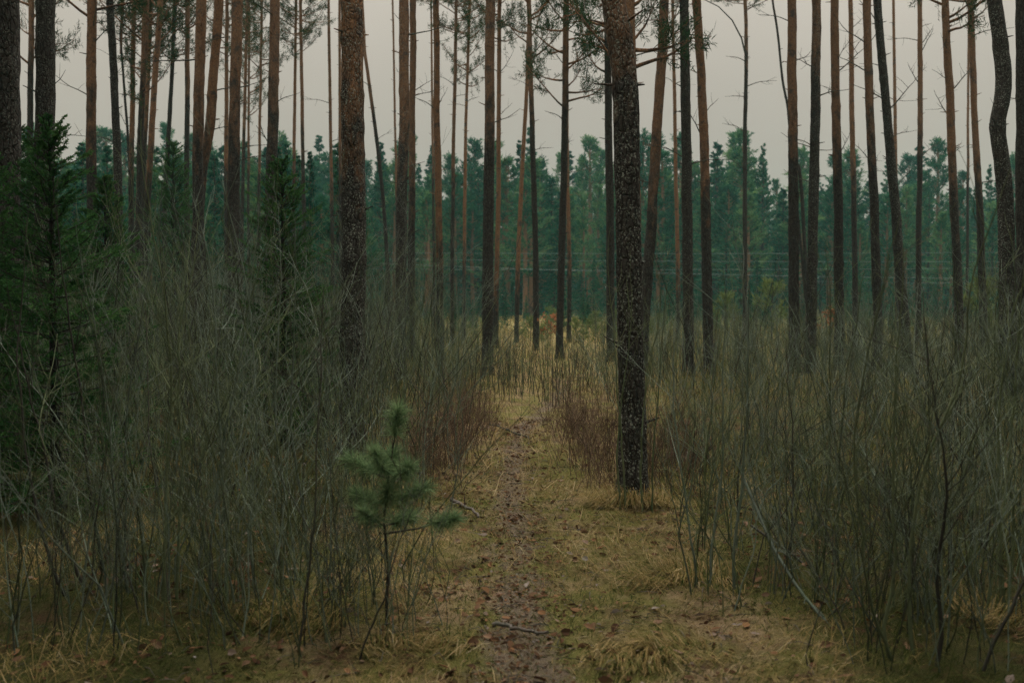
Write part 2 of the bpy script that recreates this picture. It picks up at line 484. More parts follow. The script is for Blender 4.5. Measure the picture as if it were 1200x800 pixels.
# (points in photo pixels, width px, real diameter m, orange_from pixel y, crown bottom pixel y, dead branches, redness, lichen, label)
DK, OFF = -900, -260
T = [
 ([(7, 0), (6, 190), (3, 560)], 31, .24, DK, OFF, 0, .5, .4, 'very thick dark pine trunk cut by the left edge of the picture'),
 ([(37, 0), (35, 170)], 7, .17, 60, 90, 0, .4, 0, 'slim brownish pine squeezed between the two thick dark trunks at far left'),
 ([(54, 0), (52, 180)], 21, .24, DK, OFF, 2, .5, .5, 'thick dark grey pine trunk rising behind the dark spruce at far left'),
 ([(107, 0), (107, 170)], 11, .19, 150, 40, 3, .1, .1, 'straight orange brown pine just right of the dark left spruce'),
 ([(129, 0), (137, 165), (140, 290)], 9, .16, DK, OFF, 2, .6, .6, 'slightly leaning grey pine with pale lichen, next right of the orange one by the spruce'),
 ([(145, 0), (141, 40), (149, 140)], 3, .08, 0, 60, 1, .5, 0, 'hair-thin crooked pine beside the leaning grey one'),
 ([(157, 0), (154, 200)], 6, .15, 170, 60, 0, .0, 0, 'narrow reddish pine at the left of the tight cluster of slim leaning trunks'),
 ([(172, 0), (164, 170)], 7, .17, 90, OFF, 0, .3, 0, 'slim brown pine leaning right, left member of a crossing pair'),
 ([(178, 0), (168, 200)], 5, .14, 150, OFF, 0, .1, 0, 'thin red pine half hidden in the crossing pair of leaning trunks'),
 ([(188, 0), (181, 100), (174, 220)], 7, .16, 190, 50, 0, .1, 0, 'slim red pine leaning right at the right end of the leaning cluster'),
 ([(206, 0), (194, 220)], 5, .14, DK, 80, 0, .5, .1, 'thin dark pine leaning right with a pale edge, standing alone'),
 ([(220, 0), (219, 200)], 6, .15, 110, 60, 0, .3, .2, 'slim brown pine with lichen left of the stout reddish leaning pair'),
 ([(237, 0), (231, 170), (233, 280)], 12, .20, 150, OFF, 1, .2, .2, 'stout red brown pine, left one of the stout reddish leaning pair'),
 ([(257, 0), (246, 150), (236, 205), (230, 290)], 11, .20, 170, OFF, 1, .0, .1, 'stout orange pine bending right, crossing in front of its neighbour'),
 ([(266, 0), (265, 180)], 5, .15, 200, OFF, 0, .2, 0, 'thin brown pine directly left of the broad dark red trunk'),
 ([(278, 0), (273, 270)], 13, .21, 130, OFF, 1, .3, .2, 'broad dark red brown pine right of the bending orange one'),
 ([(290, 0), (283, 280)], 4, .13, 160, 70, 0, .3, 0, 'thin pine leaning right, touching the broad dark red trunk'),
 ([(292, 40), (291, 240)], 3, .11, 200, 150, 0, .3, 0, 'very thin straight pine in the gap right of the broad dark red trunk'),
 ([(307, 0), (303, 240)], 3.5, .12, 200, 90, 0, .2, 0, 'thin pole pine standing alone against the sky left of the pale brown trunk'),
 ([(323, 0), (318, 200), (316, 290)], 12, .20, 120, OFF, 2, .5, .3, 'pale brown pine rising behind the middle young spruce'),
 ([(347, 0), (344, 240)], 4, .13, 200, 80, 0, .1, 0, 'left one of two thin red pines standing close together'),
 ([(352, 0), (356, 240)], 4.5, .14, 160, 60, 0, .3, 0, 'right one of two thin red pines standing close together'),
 ([(385, 0), (387, 120), (389, 250)], 4, .13, 230, OFF, 1, .3, 0, 'thin brown pine with a crooked dead limb left of the orange barked trunk'),
 ([(398, 0), (399, 240)], 4, .13, 200, OFF, 0, .2, 0, 'thin pine close behind the left edge of the thick orange barked trunk'),
 ([(413, 0), (414, 150), (415, 270), (413, 500)], 25, .22, 128, OFF, 0, .0, 1.0, 'thick pine with flaky orange bark above and dark lichened bark below'),
 ([(427, 60), (437, 130), (444, 180), (452, 270)], 4.5, .13, 120, OFF, 1, .3, 0, 'thin curved leaning pine pole between the thick orange barked trunk and the twin trunks'),
 ([(460, 0), (465, 240)], 3, .11, 230, OFF, 0, .3, 0, 'very thin pine pole left of the twin trunks'),
 ([(474, 0), (473, 140), (470, 300)], 12, .20, 165, OFF, 1, .3, .5, 'left and thicker of the twin trunks, red above and black below'),
 ([(484, 0), (482, 300)], 8, .17, 210, OFF, 3, .4, .1, 'right and slimmer of the twin trunks, with dead side twigs'),
 ([(505, 0), (508, 240)], 3, .11, 200, 20, 1, .3, 0, 'very thin pole pine touching the left of the slim orange trunk with tufted top'),
 ([(511, 0), (512, 140), (515, 300)], 8, .17, 300, 20, 1, .1, 0, 'slim orange pine with a dark needle tuft high on its stem'),
 ([(535, 0), (532, 140), (530, 300)], 4.5, .13, 200, 60, 2, .6, 0, 'thin purplish brown pine with short snags, next right of the tufted orange one'),
 ([(551, 0), (546, 140), (544, 290)], 4, .13, 300, 110, 2, .0, 0, 'thin pine glowing orange low on its stem, with sparse foliage'),
 ([(574, 0), (573, 150), (571, 440)], 12, .21, 150, OFF, 1, .5, .2, 'sturdy straight grey brown pine at the left border of the path clearing'),
 ([(585, 0), (584, 250), (582, 330)], 5.5, .15, 330, 60, 3, .2, 0, 'slim red pine with upswept dead branches, right behind the sturdy straight one'),
 ([(620, 0), (623, 130), (628, 300), (628, 418)], 6.5, .17, 130, 95, 2, .6, 0, 'slim dark pine standing at the far end of the path on pale grass'),
 ([(618, 90), (612, 200), (607, 300), (605, 405)], 5, .15, 330, OFF, 0, .0, 0, 'slim pine with bright orange lower stem leaning right, beyond the path'),
 ([(664, 0), (662, 150), (658, 300), (655, 437)], 8, .18, 100, 140, 3, .3, .1, 'dark pine with needle sprays at its right side, closest to the end of the path'),
 ([(665, 200), (667, 300), (667, 405)], 4.5, .14, 300, OFF, 0, .2, 0, 'thin pale edged pine peeping out right behind the dark one with needle sprays'),
 ([(712, 60), (715, 250), (716, 420)], 9, .19, 40, 110, 1, .5, .2, 'dark slim pine half hidden at the left of the big speckled trunk'),
 ([(717, 0), (727, 45), (733, 110), (735, 250), (738, 400), (741, 580)], 28, .186, 20, OFF, 0, .6, 1.0, 'big dark speckled pine beside the path, its top leaning left'),
 ([(737, 0), (740, 150), (744, 250), (746, 420)], 14, .22, 250, 120, 1, .1, .3, 'orange brown pine directly behind the big speckled trunk'),
 ([(779, 0), (775, 80), (768, 180), (763, 270), (753, 400)], 11.5, .20, 205, OFF, 1, .3, .3, 'pale brown pine leaning right just beyond the big speckled trunk'),
 ([(788, 0), (791, 140), (794, 300), (795, 400)], 4.5, .14, 330, 70, 2, .2, 0, 'thin pine with small green tufts between the leaning pale trunk and a dark straight one'),
 ([(802, 0), (804, 150), (806, 300), (806, 500)], 11.5, .20, DK, 20, 2, .6, .4, 'dark straight grey pine, left neighbour of the red curved trunk'),
 ([(816, 0), (822, 80), (827, 250), (831, 500)], 10.5, .19, 215, OFF, 1, .1, .3, 'slightly curved red pine trunk speckled with lichen right of the dark straight one'),
 ([(873, 0), (875, 60), (873, 150), (873, 300)], 5, .15, 60, 20, 3, .4, .1, 'slim lone pine in the wide sky gap with a long arching bare branch'),
 ([(905, 0), (913, 50), (917, 95), (923, 125)], 3, .09, 0, OFF, 0, .6, 0, 'thin crooked dead pole leaning against the left of the brown straight trunk'),
 ([(928, 0), (929, 150), (930, 300), (932, 430)], 11, .20, 160, OFF, 1, .4, .1, 'straight brown pine with dark rings at the right rim of the wide sky gap'),
 ([(957, 0), (956, 100), (953, 250), (950, 440)], 11, .20, 60, OFF, 4, .6, .5, 'dark grey pine with many dead twigs, leaning slightly right'),
 ([(978, 0), (980, 150), (983, 280)], 10, .19, 160, OFF, 3, .4, .1, 'brown pine with dead twigs just right of the dark grey twiggy one'),
 ([(997, 0), (999, 150), (1002, 300)], 6, .16, 200, OFF, 2, .3, 0, 'slim reddish pine with paired snags between two thicker brown ones'),
 ([(1016, 0), (1019, 120), (1025, 260), (1028, 350)], 9.5, .18, 150, OFF, 3, .3, .4, 'brown lichened pine leaning left, left of the dark strongly slanting trunk'),
 ([(1028, 0), (1039, 130), (1051, 270), (1062, 400)], 10, .19, DK, OFF, 4, .6, .6, 'dark strongly slanting pine whose top leans left'),
 ([(1047, 0), (1049, 130), (1051, 280)], 4, .13, 200, OFF, 2, .3, 0, 'thin reddish pole crossing behind the dark slanting pine'),
 ([(1078, 0), (1079, 120), (1077, 270), (1076, 380)], 6, .16, 160, OFF, 5, .5, 0, 'slim purplish pine with pairs of dead twigs standing alone at right'),
 ([(1107, 0), (1113, 110), (1119, 260), (1124, 360)], 9, .18, 215, 60, 3, .2, .3, 'leaning orange brown pine right of the lone twiggy one'),
 ([(1135, 0), (1134, 270)], 3, .11, 200, OFF, 1, .5, 0, 'very thin straight pole close left of a slim grey brown pine'),
 ([(1137, 0), (1142, 130), (1149, 270), (1152, 350)], 7.5, .17, 200, 40, 2, .4, .1, 'slim grey brown pine leaning left beside the very thin pole'),
 ([(1164, 0), (1172, 50), (1177, 95), (1174, 125), (1167, 150), (1172, 185), (1178, 230), (1180, 340)], 17, .22, DK, OFF, 1, .6, .9, 'thick grey pine trunk with a strong s-shaped bend near the right edge'),
 ([(1198, 0), (1199, 270), (1199, 420)], 15, .21, DK, OFF, 0, .7, .2, 'dark straight trunk cut by the right edge of the picture'),
 ([(936, 190), (940, 230), (945, 330)], 4, .12, DK, OFF, 0, .6, 0, 'short broken dark snag right of the brown ringed trunk'),
]


def build_trees():
    for (pts, w, D, oy, cy, nd, red, lic, label) in T:
        nd = int(nd * 1.6 + .5)
        if cy == OFF and pts[0][0] < 300 and w < 9:
            cy = 60 + 110 * RNG.random()
        Y = D * FPX / w
        short = pts[0][1] > 55 and ('snag' in label)
        W3 = [at(px, py, Y) for px, py in pts]
        W3.sort(key=lambda p: p[2])
        # base on the ground
        p0, p1 = W3[0], W3[1]
        slope = (p1[0] - p0[0]) / max(.3, p1[2] - p0[2]) * .5
        bx = p0[0] - slope * max(0, p0[2])
        base = np.array([bx, Y, gz(bx, Y) - .06])
        lower = [p for p in W3 if p[2] > base[2] + .25]
        ptsW = [base] + lower
        H = max(12.5, ptsW[-1][2] + 4) if not short else ptsW[-1][2]
        cz = CAM_H + ray(600, cy)[2] * Y
        if not short:
            H = max(H, cz + 3.5, 15 + 4 * RNG.random())
            a, c = ptsW[-2], ptsW[-1]
            sl = (c[0] - a[0]) / max(.3, c[2] - a[2])
            sl = max(-.09, min(.09, sl))
            top = np.array([c[0] + sl * (H - c[2]) * .45, Y + RNG.normal(0, .3), H])
            ptsW.append(top)
        Q = np.array(ptsW)
        near = Y < 13
        zz = np.arange(Q[0, 2], H, .055 if near else .12)
        # smooth interpolation of x over z
        xi = np.interp(zz, Q[:, 2], Q[:, 0]); yi = np.interp(zz, Q[:, 2], Q[:, 1])
        k = max(3, int((.5 if Y < 20 else .9) / (zz[1] - zz[0]))); ker = np.hanning(k + 2)[1:-1]; ker /= ker.sum()
        pad = np.pad(xi, (k, k), mode='reflect', reflect_type='odd'); xi = np.convolve(pad, ker, 'same')[k:-k]
        amp = .012 if Y < 12 else .02
        xi = xi + amp * (fbm(zz * .8, zz * 0 + Y * 7, 3) - .5) * 2
        P = np.stack([xi, yi, zz], 1) - base
        rz = D * .5 * (1.06 - .028 * np.clip(zz - 3, -3, 6) - .035 * np.clip(zz - 9, 0, 99))
        rz = np.clip(rz, .018, 1) * (1 + .5 * np.exp(-(zz - base[2]) / .2))
        if short:
            rz = np.clip(rz * np.clip((H - zz) / .15, .4, 1), .01, 1)
        if D < .10:
            rz = np.clip(rz, .014, 1)
        root = tag(link('pine_tree', None, loc=tuple(base)), label, 'tree', 'tall bare pine trunks of the stand')
        root.empty_display_size = .2
        tr = link('trunk', trunk_mesh(P, rz, near), root)
        tr['orange_from'] = float(CAM_H + ray(600, oy)[2] * Y - base[2]) if oy != DK else 50.0
        tr['redness'] = float(min(1, red + (.15 if Y > 12 else 0))); tr['lichen'] = float(lic)
        if not short:
            hb = max(cz, 3.0) - base[2]
            vis = cy > -100
            hb = hb if vis else max((6.5 if (pts[0][0] < 330 or pts[0][0] > 900) else 10.5) + 2 * RNG.random(), hb)
            hb = min(hb, H - base[2] - 3.2)
            me = random.choice(SPARSE if vis else (CROWNS if (pts[0][0] < 330 or pts[0][0] > 900) else OPEN))
            hh = H - base[2] - hb
            i = int(np.searchsorted(P[:, 2], hb)); i = min(i, len(P) - 1)
            j = len(P) - 1
            c = link('crown', me, root, loc=tuple(P[i]), scale=(min(1.25, .55 + D * 3), min(1.25, .55 + D * 3), hh / (6.0 if vis else 5.5)))
            # lean the crown along the stem
            dv = P[j] - P[i]
            c.rotation_euler = (0, math.atan2(dv[0], dv[2]), 0)
            c.delta_rotation_euler = (0, 0, RNG.random() * 0)
        for q in range(nd):
            zc = CAM_H + ray(600, RNG.uniform(15, 225))[2] * Y - base[2]
            i = int(np.searchsorted(P[:, 2], zc)); i = min(i, len(P) - 1)
            o = link('dead_branch', random.choice(DEADB), root, loc=tuple(P[i]))
            side = random.choice((0, math.pi)) + RNG.normal(0, .6)
            o.rotation_euler = (0, -RNG.uniform(-.1, .35), side)
            s = RNG.uniform(.8, 1.35) * (1.0 if Y > 18 else .6); o.scale = (s, s, s)
        if 'arching bare branch' in label:
            a0 = at(873, 62, Y); Pq = np.array([a0, at(869, 45, Y), at(858, 24, Y), at(842, 8, Y), at(826, 0, Y - .3), at(805, -6, Y - .5)]) - base
            b = Buf(); b.tube(Pq, np.linspace(.03, .012, 6), 6); link('bare_branch', b.mesh('bare_branch', [DARKTW]), root)


build_trees()

# ------------------------------------------------------------------ spruces


def spruce(H, Lmax, whorls, per, twigs, samples, nl, nw, droop=.25, taper=.8, bare=0.03, drop=0.0):
    """young spruce on z = 0: returns (trunk buffer, branch buffer)"""
    tb = Buf(); tb.tube(np.array([[0, 0, 0], [0, 0, H * .5], [0, 0, H]]), [H * .012 + .008, H * .008 + .005, .004], 7)
    b = Buf(); C, D, TN = [], [], []
    for k in range(whorls):
        h = H * (bare + (1 - bare) * (k + RNG.uniform(-.3, .3)) / whorls); u = max(0, h / H)
        for a in range(per):
            if RNG.random() < drop:
                continue
            h = H * (bare + (1 - bare) * min(.985, (k + RNG.uniform(-.9, .9)) / whorls)); h = max(.03, h); u = h / H
            L0 = Lmax * (1 - u) ** taper + .05 * Lmax
            an = 6.283 * (a + RNG.uniform(-.4, .4)) / per + k * 1.1
            L = L0 * RNG.uniform(.5, 1.2)
            P = limb_path((0, 0, h), (math.cos(an), math.sin(an), .25 - droop * (1.4 - u) + .5 * u + RNG.normal(0, .16)), L, 5, .35, .06)
            b.tube(P, np.linspace(.008, .003, 6) * (H / 3.0), 3)
            tone = RNG.uniform(.2, .75)
            segs = [(P[1], P[-1])]
            for t in range(twigs):
                s = RNG.uniform(.15, .95) * 5; i = min(int(s), 4); p = P[i] + (P[i + 1] - P[i]) * (s - i)
                dr = unit(P[i + 1] - P[i]); side = np.cross(dr, (0, 0, 1)) * random.choice((-1, 1))
                q = p + unit(dr * .8 + side * .75 + np.array([0, 0, RNG.uniform(-.35, .1)])) * L * RNG.uniform(.18, .42) * (1.1 - s / 8)
                segs.append((p, q))
            for p, q in segs:
                m = samples
                s = RNG.random(m)[:, None]; d0 = unit(q - p)
                C.append(p + (q - p) * s); D.append(d0 * .8 + RNG.normal(0, .5, (m, 3)))
                TN.append(np.clip(RNG.normal(tone, .15, m), 0, 1))
    C = np.concatenate(C)
    b.needles(C, np.concatenate(D), RNG.uniform(.7, 1.2, len(C)) * nl * np.clip(1.15 - .75 * C[:, 2] / H, .3, 1), nw, 1, np.concatenate(TN))
    return tb, b


def place_spruce(px, top_py, Y, width_px, label):
    b0 = at(px, 350, Y); z0 = gz(b0[0], Y)
    H = at(px, top_py, Y)[2] - z0; L = width_px / 2 / FPX * Y
    tb, bb = spruce(H, L, int(14 + H * 5), 8, 14, 18, .045 if Y < 12 else .055, .006 if Y < 12 else .009, .35, .62)
    root = tag(link('young_spruce', None, loc=(b0[0], Y, z0)), label, 'spruce tree', 'young spruces among the saplings')
    link('trunk', tb.mesh('spruce_trunk', [BARK]), root)['orange_from'] = 50.0
    link('branches', bb.mesh('spruce_branches', [DARKTW, SPRUCE]), root)


place_spruce(62, 140, 7.4, 270, 'dense dark green young spruce in front of the thick trunks at far left')
place_spruce(-12, 170, 8.2, 200, 'dark young spruce half outside the left edge')
place_spruce(332, 185, 10.5, 190, 'open dark green young spruce in the middle of the left thicket')
place_spruce(205, 165, 24.0, 130, 'slender shaded spruce far back among the leaning cluster of left trunks')
place_spruce(25, 150, 15.0, 200, 'dark spruce behind the two thick trunks at far left')
place_spruce(125, 205, 13.0, 150, 'low dark spruce right of the dense one at far left, under the leaning grey pine')

# unseen tall spruces added on both sides to shade the corners, lower stems bare
def shade_spruce(x, y, H, hb, L, label):
    tb, bb = spruce(H - hb, L, 30, 9, 9, 14, .15, .042, .45, .75, .02)
    t2 = Buf(); t2.tube(np.array([[0, 0, -.1], [.03, 0, hb * .5], [0, 0, hb + 1], [0, 0, H * .97]]), [.2, .15, .13, .02], 14)
    root = tag(link('added_spruce', None, loc=(x, y, gz(x, y))), label, 'tree', 'unseen spruces added to shade both sides of the viewpoint')
    link('trunk', t2.mesh('added_spruce_trunk', [BARK]), root)['orange_from'] = 50.0
    link('crown', bb.mesh('added_spruce_crown', [BARK, SPRUCE]), root, loc=(0, 0, hb))


shade_spruce(-3.7, 2.6, 14, 4.6, 2.7, 'unseen tall dark spruce added for shade close at the left of the path start')
shade_spruce(-6.2, 6.4, 14, 5.2, 2.6, 'unseen tall dark spruce added for shade beside the thick trunk at the left edge')
shade_spruce(4.1, 2.7, 14, 4.6, 2.7, 'unseen tall dark spruce added for shade close at the right of the path start')
shade_spruce(6.6, 7.0, 14, 5.2, 2.6, 'unseen tall dark spruce added for shade beside the dark trunk at the right edge')

# ------------------------------------------------------------------ far treeline
def far_pine():
    """young pine: tiers of upswept limbs with needle brushes and open gaps between the tiers"""
    tb = Buf(); hgt = 13.0
    x = RNG.normal(0, .15)
    tb.tube(np.array([[0, 0, -.3], [x, 0, hgt * .5], [x * .5, 0, hgt * .95]]), [.2, .15, .03], 6)
    b = Buf(); H = hgt * .7; h = 0.0; C, D, TN = [], [], []
    b.tube(np.array([[x * .5, 0, 0], [0, 0, H * .98]]), [.07, .015], 5)
    while h < H * .97:
        u = h / H
        for q in range(RNG.integers(3, 6)):
            a = RNG.random() * 6.283; L = 2.6 * (1 - u) ** .95 * RNG.uniform(.45, 1.15) + .15
            P = limb_path((0, 0, h + RNG.normal(0, .08)), (math.cos(a), math.sin(a), RNG.uniform(.05, .4) + .5 * u), L, 5, .5)
            b.tube(P, np.linspace(.03, .01, 6), 3)
            tone = RNG.uniform(.15, .8)
            for t in range(int(3 + 5 * L / 2)):
                k = min(4, int(RNG.uniform(1.2, 5))); p = P[k] + (P[k + 1] - P[k]) * RNG.random()
                m = 15
                d = unit(unit(P[-1] - P[0]) + RNG.normal(0, .5, 3) + [0, 0, .5])
                C.append(p + d * RNG.uniform(0, .45, m)[:, None]); D.append(d * .9 + RNG.normal(0, .55, (m, 3))); TN.append(np.clip(RNG.normal(tone, .15, m), 0, 1))
        h += RNG.uniform(.3, .62) * (1.15 - .6 * u)
    C.append(np.array([0, 0, H * .93]) + RNG.random((40, 1)) * np.array([0, 0, H * .09])); D.append(RNG.normal(0, .5, (40, 3)) + np.array([0, 0, .8])); TN.append(np.full(40, .6))
    C = np.concatenate(C)
    b.needles(C, np.concatenate(D), RNG.uniform(.7, 1.2, len(C)) * .26, .05, 1, np.concatenate(TN))
    return tb.mesh('far_pine_trunk', [BARK]), b.mesh('far_pine_crown', [BARK, NEED_FAR]), hgt * .3


def far_spruce():
    tb, bb = spruce(13.0, 2.7, 36, 6, 7, 7, .36, .06, .4, 1.15, .05, .25)
    return tb.mesh('far_spruce_trunk', [BARK]), bb.mesh('far_spruce_branches', [BARK, SPRUCE_FAR]), 0


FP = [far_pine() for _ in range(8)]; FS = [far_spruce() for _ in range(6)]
# the depth of the wood behind the first rows of trees
b = Buf(); n = 60000
C = np.stack([RNG.uniform(-105, 105, n), RNG.uniform(142, 165, n), RNG.beta(1, 1.3, n) * 10], 1)
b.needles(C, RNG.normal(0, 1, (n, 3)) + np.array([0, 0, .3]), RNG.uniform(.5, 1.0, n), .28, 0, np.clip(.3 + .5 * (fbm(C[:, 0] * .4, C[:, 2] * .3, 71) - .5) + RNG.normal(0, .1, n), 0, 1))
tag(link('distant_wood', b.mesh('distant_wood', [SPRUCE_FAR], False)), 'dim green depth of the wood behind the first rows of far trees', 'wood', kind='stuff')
# tops of the treeline in the photo: x pixel -> y pixel
TOPS = np.array([(-100, 150), (0, 150), (100, 165), (200, 165), (300, 175), (330, 165), (400, 170), (455, 160), (470, 150), (500, 180), (545, 168), (570, 175),
                 (600, 165), (640, 160), (690, 180), (740, 158), (800, 180), (850, 165), (890, 165), (915, 195), (970, 190), (1010, 195), (1040, 195), (1085, 175), (1120, 205), (1170, 190), (1300, 185)])


def far_tree(x, Y, H, kind, label, group):
    tr, cr, hb = random.choice(FP if kind == 'pine' else FS)
    s = H / 13.0
    root = tag(link('far_pine' if kind == 'pine' else 'far_spruce', None, loc=(x, Y, 0), rotz=RNG.random() * 6.28), label, 'tree', group)
    w = s * RNG.uniform(.85, 1.55)
    root.scale = (w, w, s)
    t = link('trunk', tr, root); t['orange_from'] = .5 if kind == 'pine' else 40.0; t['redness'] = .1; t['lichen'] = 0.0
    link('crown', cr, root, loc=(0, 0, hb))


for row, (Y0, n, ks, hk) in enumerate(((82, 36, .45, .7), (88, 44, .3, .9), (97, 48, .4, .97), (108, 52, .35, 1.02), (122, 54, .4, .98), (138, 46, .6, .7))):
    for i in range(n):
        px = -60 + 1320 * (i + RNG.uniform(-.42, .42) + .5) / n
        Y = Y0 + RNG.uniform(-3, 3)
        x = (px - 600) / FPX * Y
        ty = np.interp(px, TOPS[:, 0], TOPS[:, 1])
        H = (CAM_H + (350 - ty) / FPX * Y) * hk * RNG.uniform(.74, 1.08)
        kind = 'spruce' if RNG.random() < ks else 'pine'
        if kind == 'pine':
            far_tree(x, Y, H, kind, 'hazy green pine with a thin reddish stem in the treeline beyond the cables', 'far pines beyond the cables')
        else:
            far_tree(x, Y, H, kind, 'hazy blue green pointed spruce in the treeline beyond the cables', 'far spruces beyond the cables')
# undergrowth of young spruces below the cables
for i in range(76):
    px = -30 + 1260 * (i + RNG.random()) / 76; Y = RNG.uniform(62, 80)
    far_tree((px - 600) / FPX * Y, Y, RNG.uniform(2.0, 4.6), 'spruce', 'low bushy young spruce at the foot of the treeline below the cables', 'young spruces below the cables')
for (px0, px1, n) in ((430, 800, 16), (800, 1230, 14)):
    for i in range(n):
        px = px0 + (px1 - px0) * (i + RNG.random()) / n; Y = RNG.uniform(46, 62)
        far_tree((px - 600) / FPX * Y, Y, RNG.uniform(1.1, 2.4), 'spruce', 'small bushy spruce in the grass of the distant clearing', 'small spruces of the clearing')
# the wood goes on beside and behind the viewpoint
for (x, y, H, k) in ((-9.5, 4, 16, 's'), (-8, 10.5, 17, 'p'), (-11.5, 14, 17, 's'), (-13, 9, 18, 'p'), (-14.5, 20, 17, 's'), (-7.5, -1, 17, 's'), (-4.5, -4, 16, 's'), (-1.8, -7, 17, 'p'), (2.2, -6, 17, 's'),
                     (5.5, -2.5, 16, 's'), (8.5, 2, 17, 's'), (10.5, 7.5, 17, 'p'), (11, 13, 16, 's'), (14, 18, 17, 's'), (-10, -8, 18, 's'), (9, -9, 18, 's'), (0, -13, 18, 's'), (-5, -14, 18, 'p'), (5, -15, 18, 's'), (13.5, 1, 18, 'p')):
    far_tree(x, y, H, 'spruce' if k == 's' else 'pine', 'tall tree of the wood around the start of the path, outside the picture', 'wood around the start of the path')
# nearer dark wood on the left
for i in range(34):
    px = -40 + 470 * (i + RNG.random()) / 34; Y = RNG.uniform(44, 66); x = (px - 600) / FPX * Y
    H = (CAM_H + (350 - RNG.uniform(165, 235)) / FPX * Y)
    kind = 'spruce' if RNG.random() < .6 else 'pine'
    if kind == 'pine':
        far_tree(x, Y, H, kind, 'green pine in the dim wood behind the left trunks', 'pines of the left wood')
    else:
        far_tree(x, Y, H, kind, 'dark spruce in the dim wood behind the left trunks', 'spruces of the left wood')

# ------------------------------------------------------------------ cables
for (y0, y1, x0, x1, r, lab) in ((294, 293, 560, 1180, .009, 'topmost thin pale cable strung across the clearing'),
                                 (302, 305, 560, 1190, .009, 'second pale cable from the top across the clearing'),
                                 (313, 311, 560, 1180, .009, 'third pale cable from the top across the clearing'),
                                 (311, 326, 560, 960, .012, 'lowest and thickest pale cable, sagging to the right'),
                                 (329, 327, 960, 1190, .010, 'low cable seen only between the right trunks')):
    Y = 74.0
    s = np.linspace(-1, 1, 31)
    A, B_ = at(x0 - (x1 - x0) * .5, y0 - .4 * (y1 - y0), Y), at(x1 + (x1 - x0) * .4, y1, Y)
    if 'only between' in lab:
        A = at(x0 - 20, y0, Y)
    P = A + (B_ - A) * ((s + 1) / 2)[:, None]; P[:, 2] -= .22 * (1 - s ** 2)
    c = P.mean(0); b = Buf(); b.tube(P - c, r, 5)
    tag(link('overhead_cable', b.mesh('cable', [CABLE]), loc=tuple(c)), lab, 'cable', 'cables across the clearing')

# ------------------------------------------------------------------ bare saplings


def sprout(b, P, r0, r1, mat, tone, ntwig, tw_len, lo=.3, sub=2, spread=.6):
    """a stem along P and its ascending twigs"""
    n = len(P)
    b.tube(P, np.linspace(r0, r1, n), 5, mat, tone)
    for k in range(ntwig):
        s = RNG.uniform(lo, .98) * (n - 1); i = min(int(s), n - 2)
        p = P[i] + (P[i + 1] - P[i]) * (s - i); d = unit(P[i + 1] - P[i])
        L = tw_len * RNG.uniform(.4, 1.2) * (1.15 - .6 * s / n)
        Q = limb_path(p, d * .9 + RNG.normal(0, spread, 3) * np.array([1, 1, .35]) + np.array([0, 0, .15]), L, 5, .35, .10)
        rr = max(.0016, (r0 + (r1 - r0) * s / n) * .5)
        b.tube(Q, np.linspace(rr, .0011, 6), 3, mat, min(1, tone + RNG.uniform(0, .35)))
        for j in range(RNG.integers(0, sub + 1)):
            i2 = RNG.integers(1, 5)
            Q2 = limb_path(Q[i2], unit(Q[i2] - Q[i2 - 1]) + RNG.normal(0, .5, 3), L * RNG.uniform(.25, .55), 3, .3, .12)
            b.tube(Q2, np.linspace(.0016, .0009, 4), 3, mat, min(1, tone + RNG.uniform(.1, .45)))


def stem_path(h, lean, wig=.05, n=12, crook=.0):
    a = RNG.random() * 6.283
    d = unit(np.array([math.cos(a) * lean, math.sin(a) * lean, 1.0]))
    P = [np.zeros(3)]
    for i in range(n):
        d = unit(d + RNG.normal(0, wig, 3) * np.array([1, 1, .2]) + np.array([0, 0, .04]))
        if crook and RNG.random() < crook:
            d = unit(d + RNG.normal(0, .35, 3) * np.array([1, 1, .1]))
        P.append(P[-1] + d * h / n)
    return np.array(P)


def shrub_mesh(kind):
    b = Buf()
    if kind == 'tall':
        for k in range(RNG.integers(8, 13)):
            h = RNG.uniform(1.2, 2.8)
            P = stem_path(h, abs(RNG.normal(0, .17)), .065, 13, .16) + np.array([RNG.normal(0, .19), RNG.normal(0, .19), -.04])
            sprout(b, P, RNG.uniform(.0035, .0080), .0016, int(RNG.choice([0, 0, 1, 1, 2])), RNG.uniform(0, .9), RNG.integers(7, 13), .62, .18, 2, .7)
    elif kind == 'mid':
        for k in range(RNG.integers(9, 15)):
            h = RNG.uniform(.7, 2.0)
            P = stem_path(h, abs(RNG.normal(0, .19)), .07, 11, .16) + np.array([RNG.normal(0, .2), RNG.normal(0, .2), -.04])
            sprout(b, P, RNG.uniform(.003, .006), .0014, int(RNG.choice([0, 0, 1, 1, 2])), RNG.uniform(0, .9), RNG.integers(6, 11), .45, .18, 2, .7)
    elif kind == 'stalks':
        for k in range(RNG.integers(7, 12)):
            h = RNG.uniform(.45, 1.0)
            P = stem_path(h, RNG.uniform(.02, .22), .05, 7) + np.array([RNG.normal(0, .13), RNG.normal(0, .13), -.03])
            sprout(b, P, RNG.uniform(.004, .007), .0018, int(RNG.choice([1, 2, 2])), RNG.uniform(.1, .5), RNG.integers(3, 7), .22)
    return b.mesh('bare_shrub', [TWIG, OLIVE, DARKTW])


def brush_mesh():
    b = Buf()
    for k in range(RNG.integers(22, 32)):
        h = RNG.uniform(.3, .8)
        P = stem_path(h, RNG.uniform(.1, .6), .10, 8, .1) + np.array([RNG.normal(0, .16), RNG.normal(0, .16), -.03])
        sprout(b, P, RNG.uniform(.0025, .0045), .0012, 0, RNG.uniform(.0, .8), RNG.integers(5, 9), .22, .15, 2, .8)
    return b.mesh('low_brush', [BRUSH])


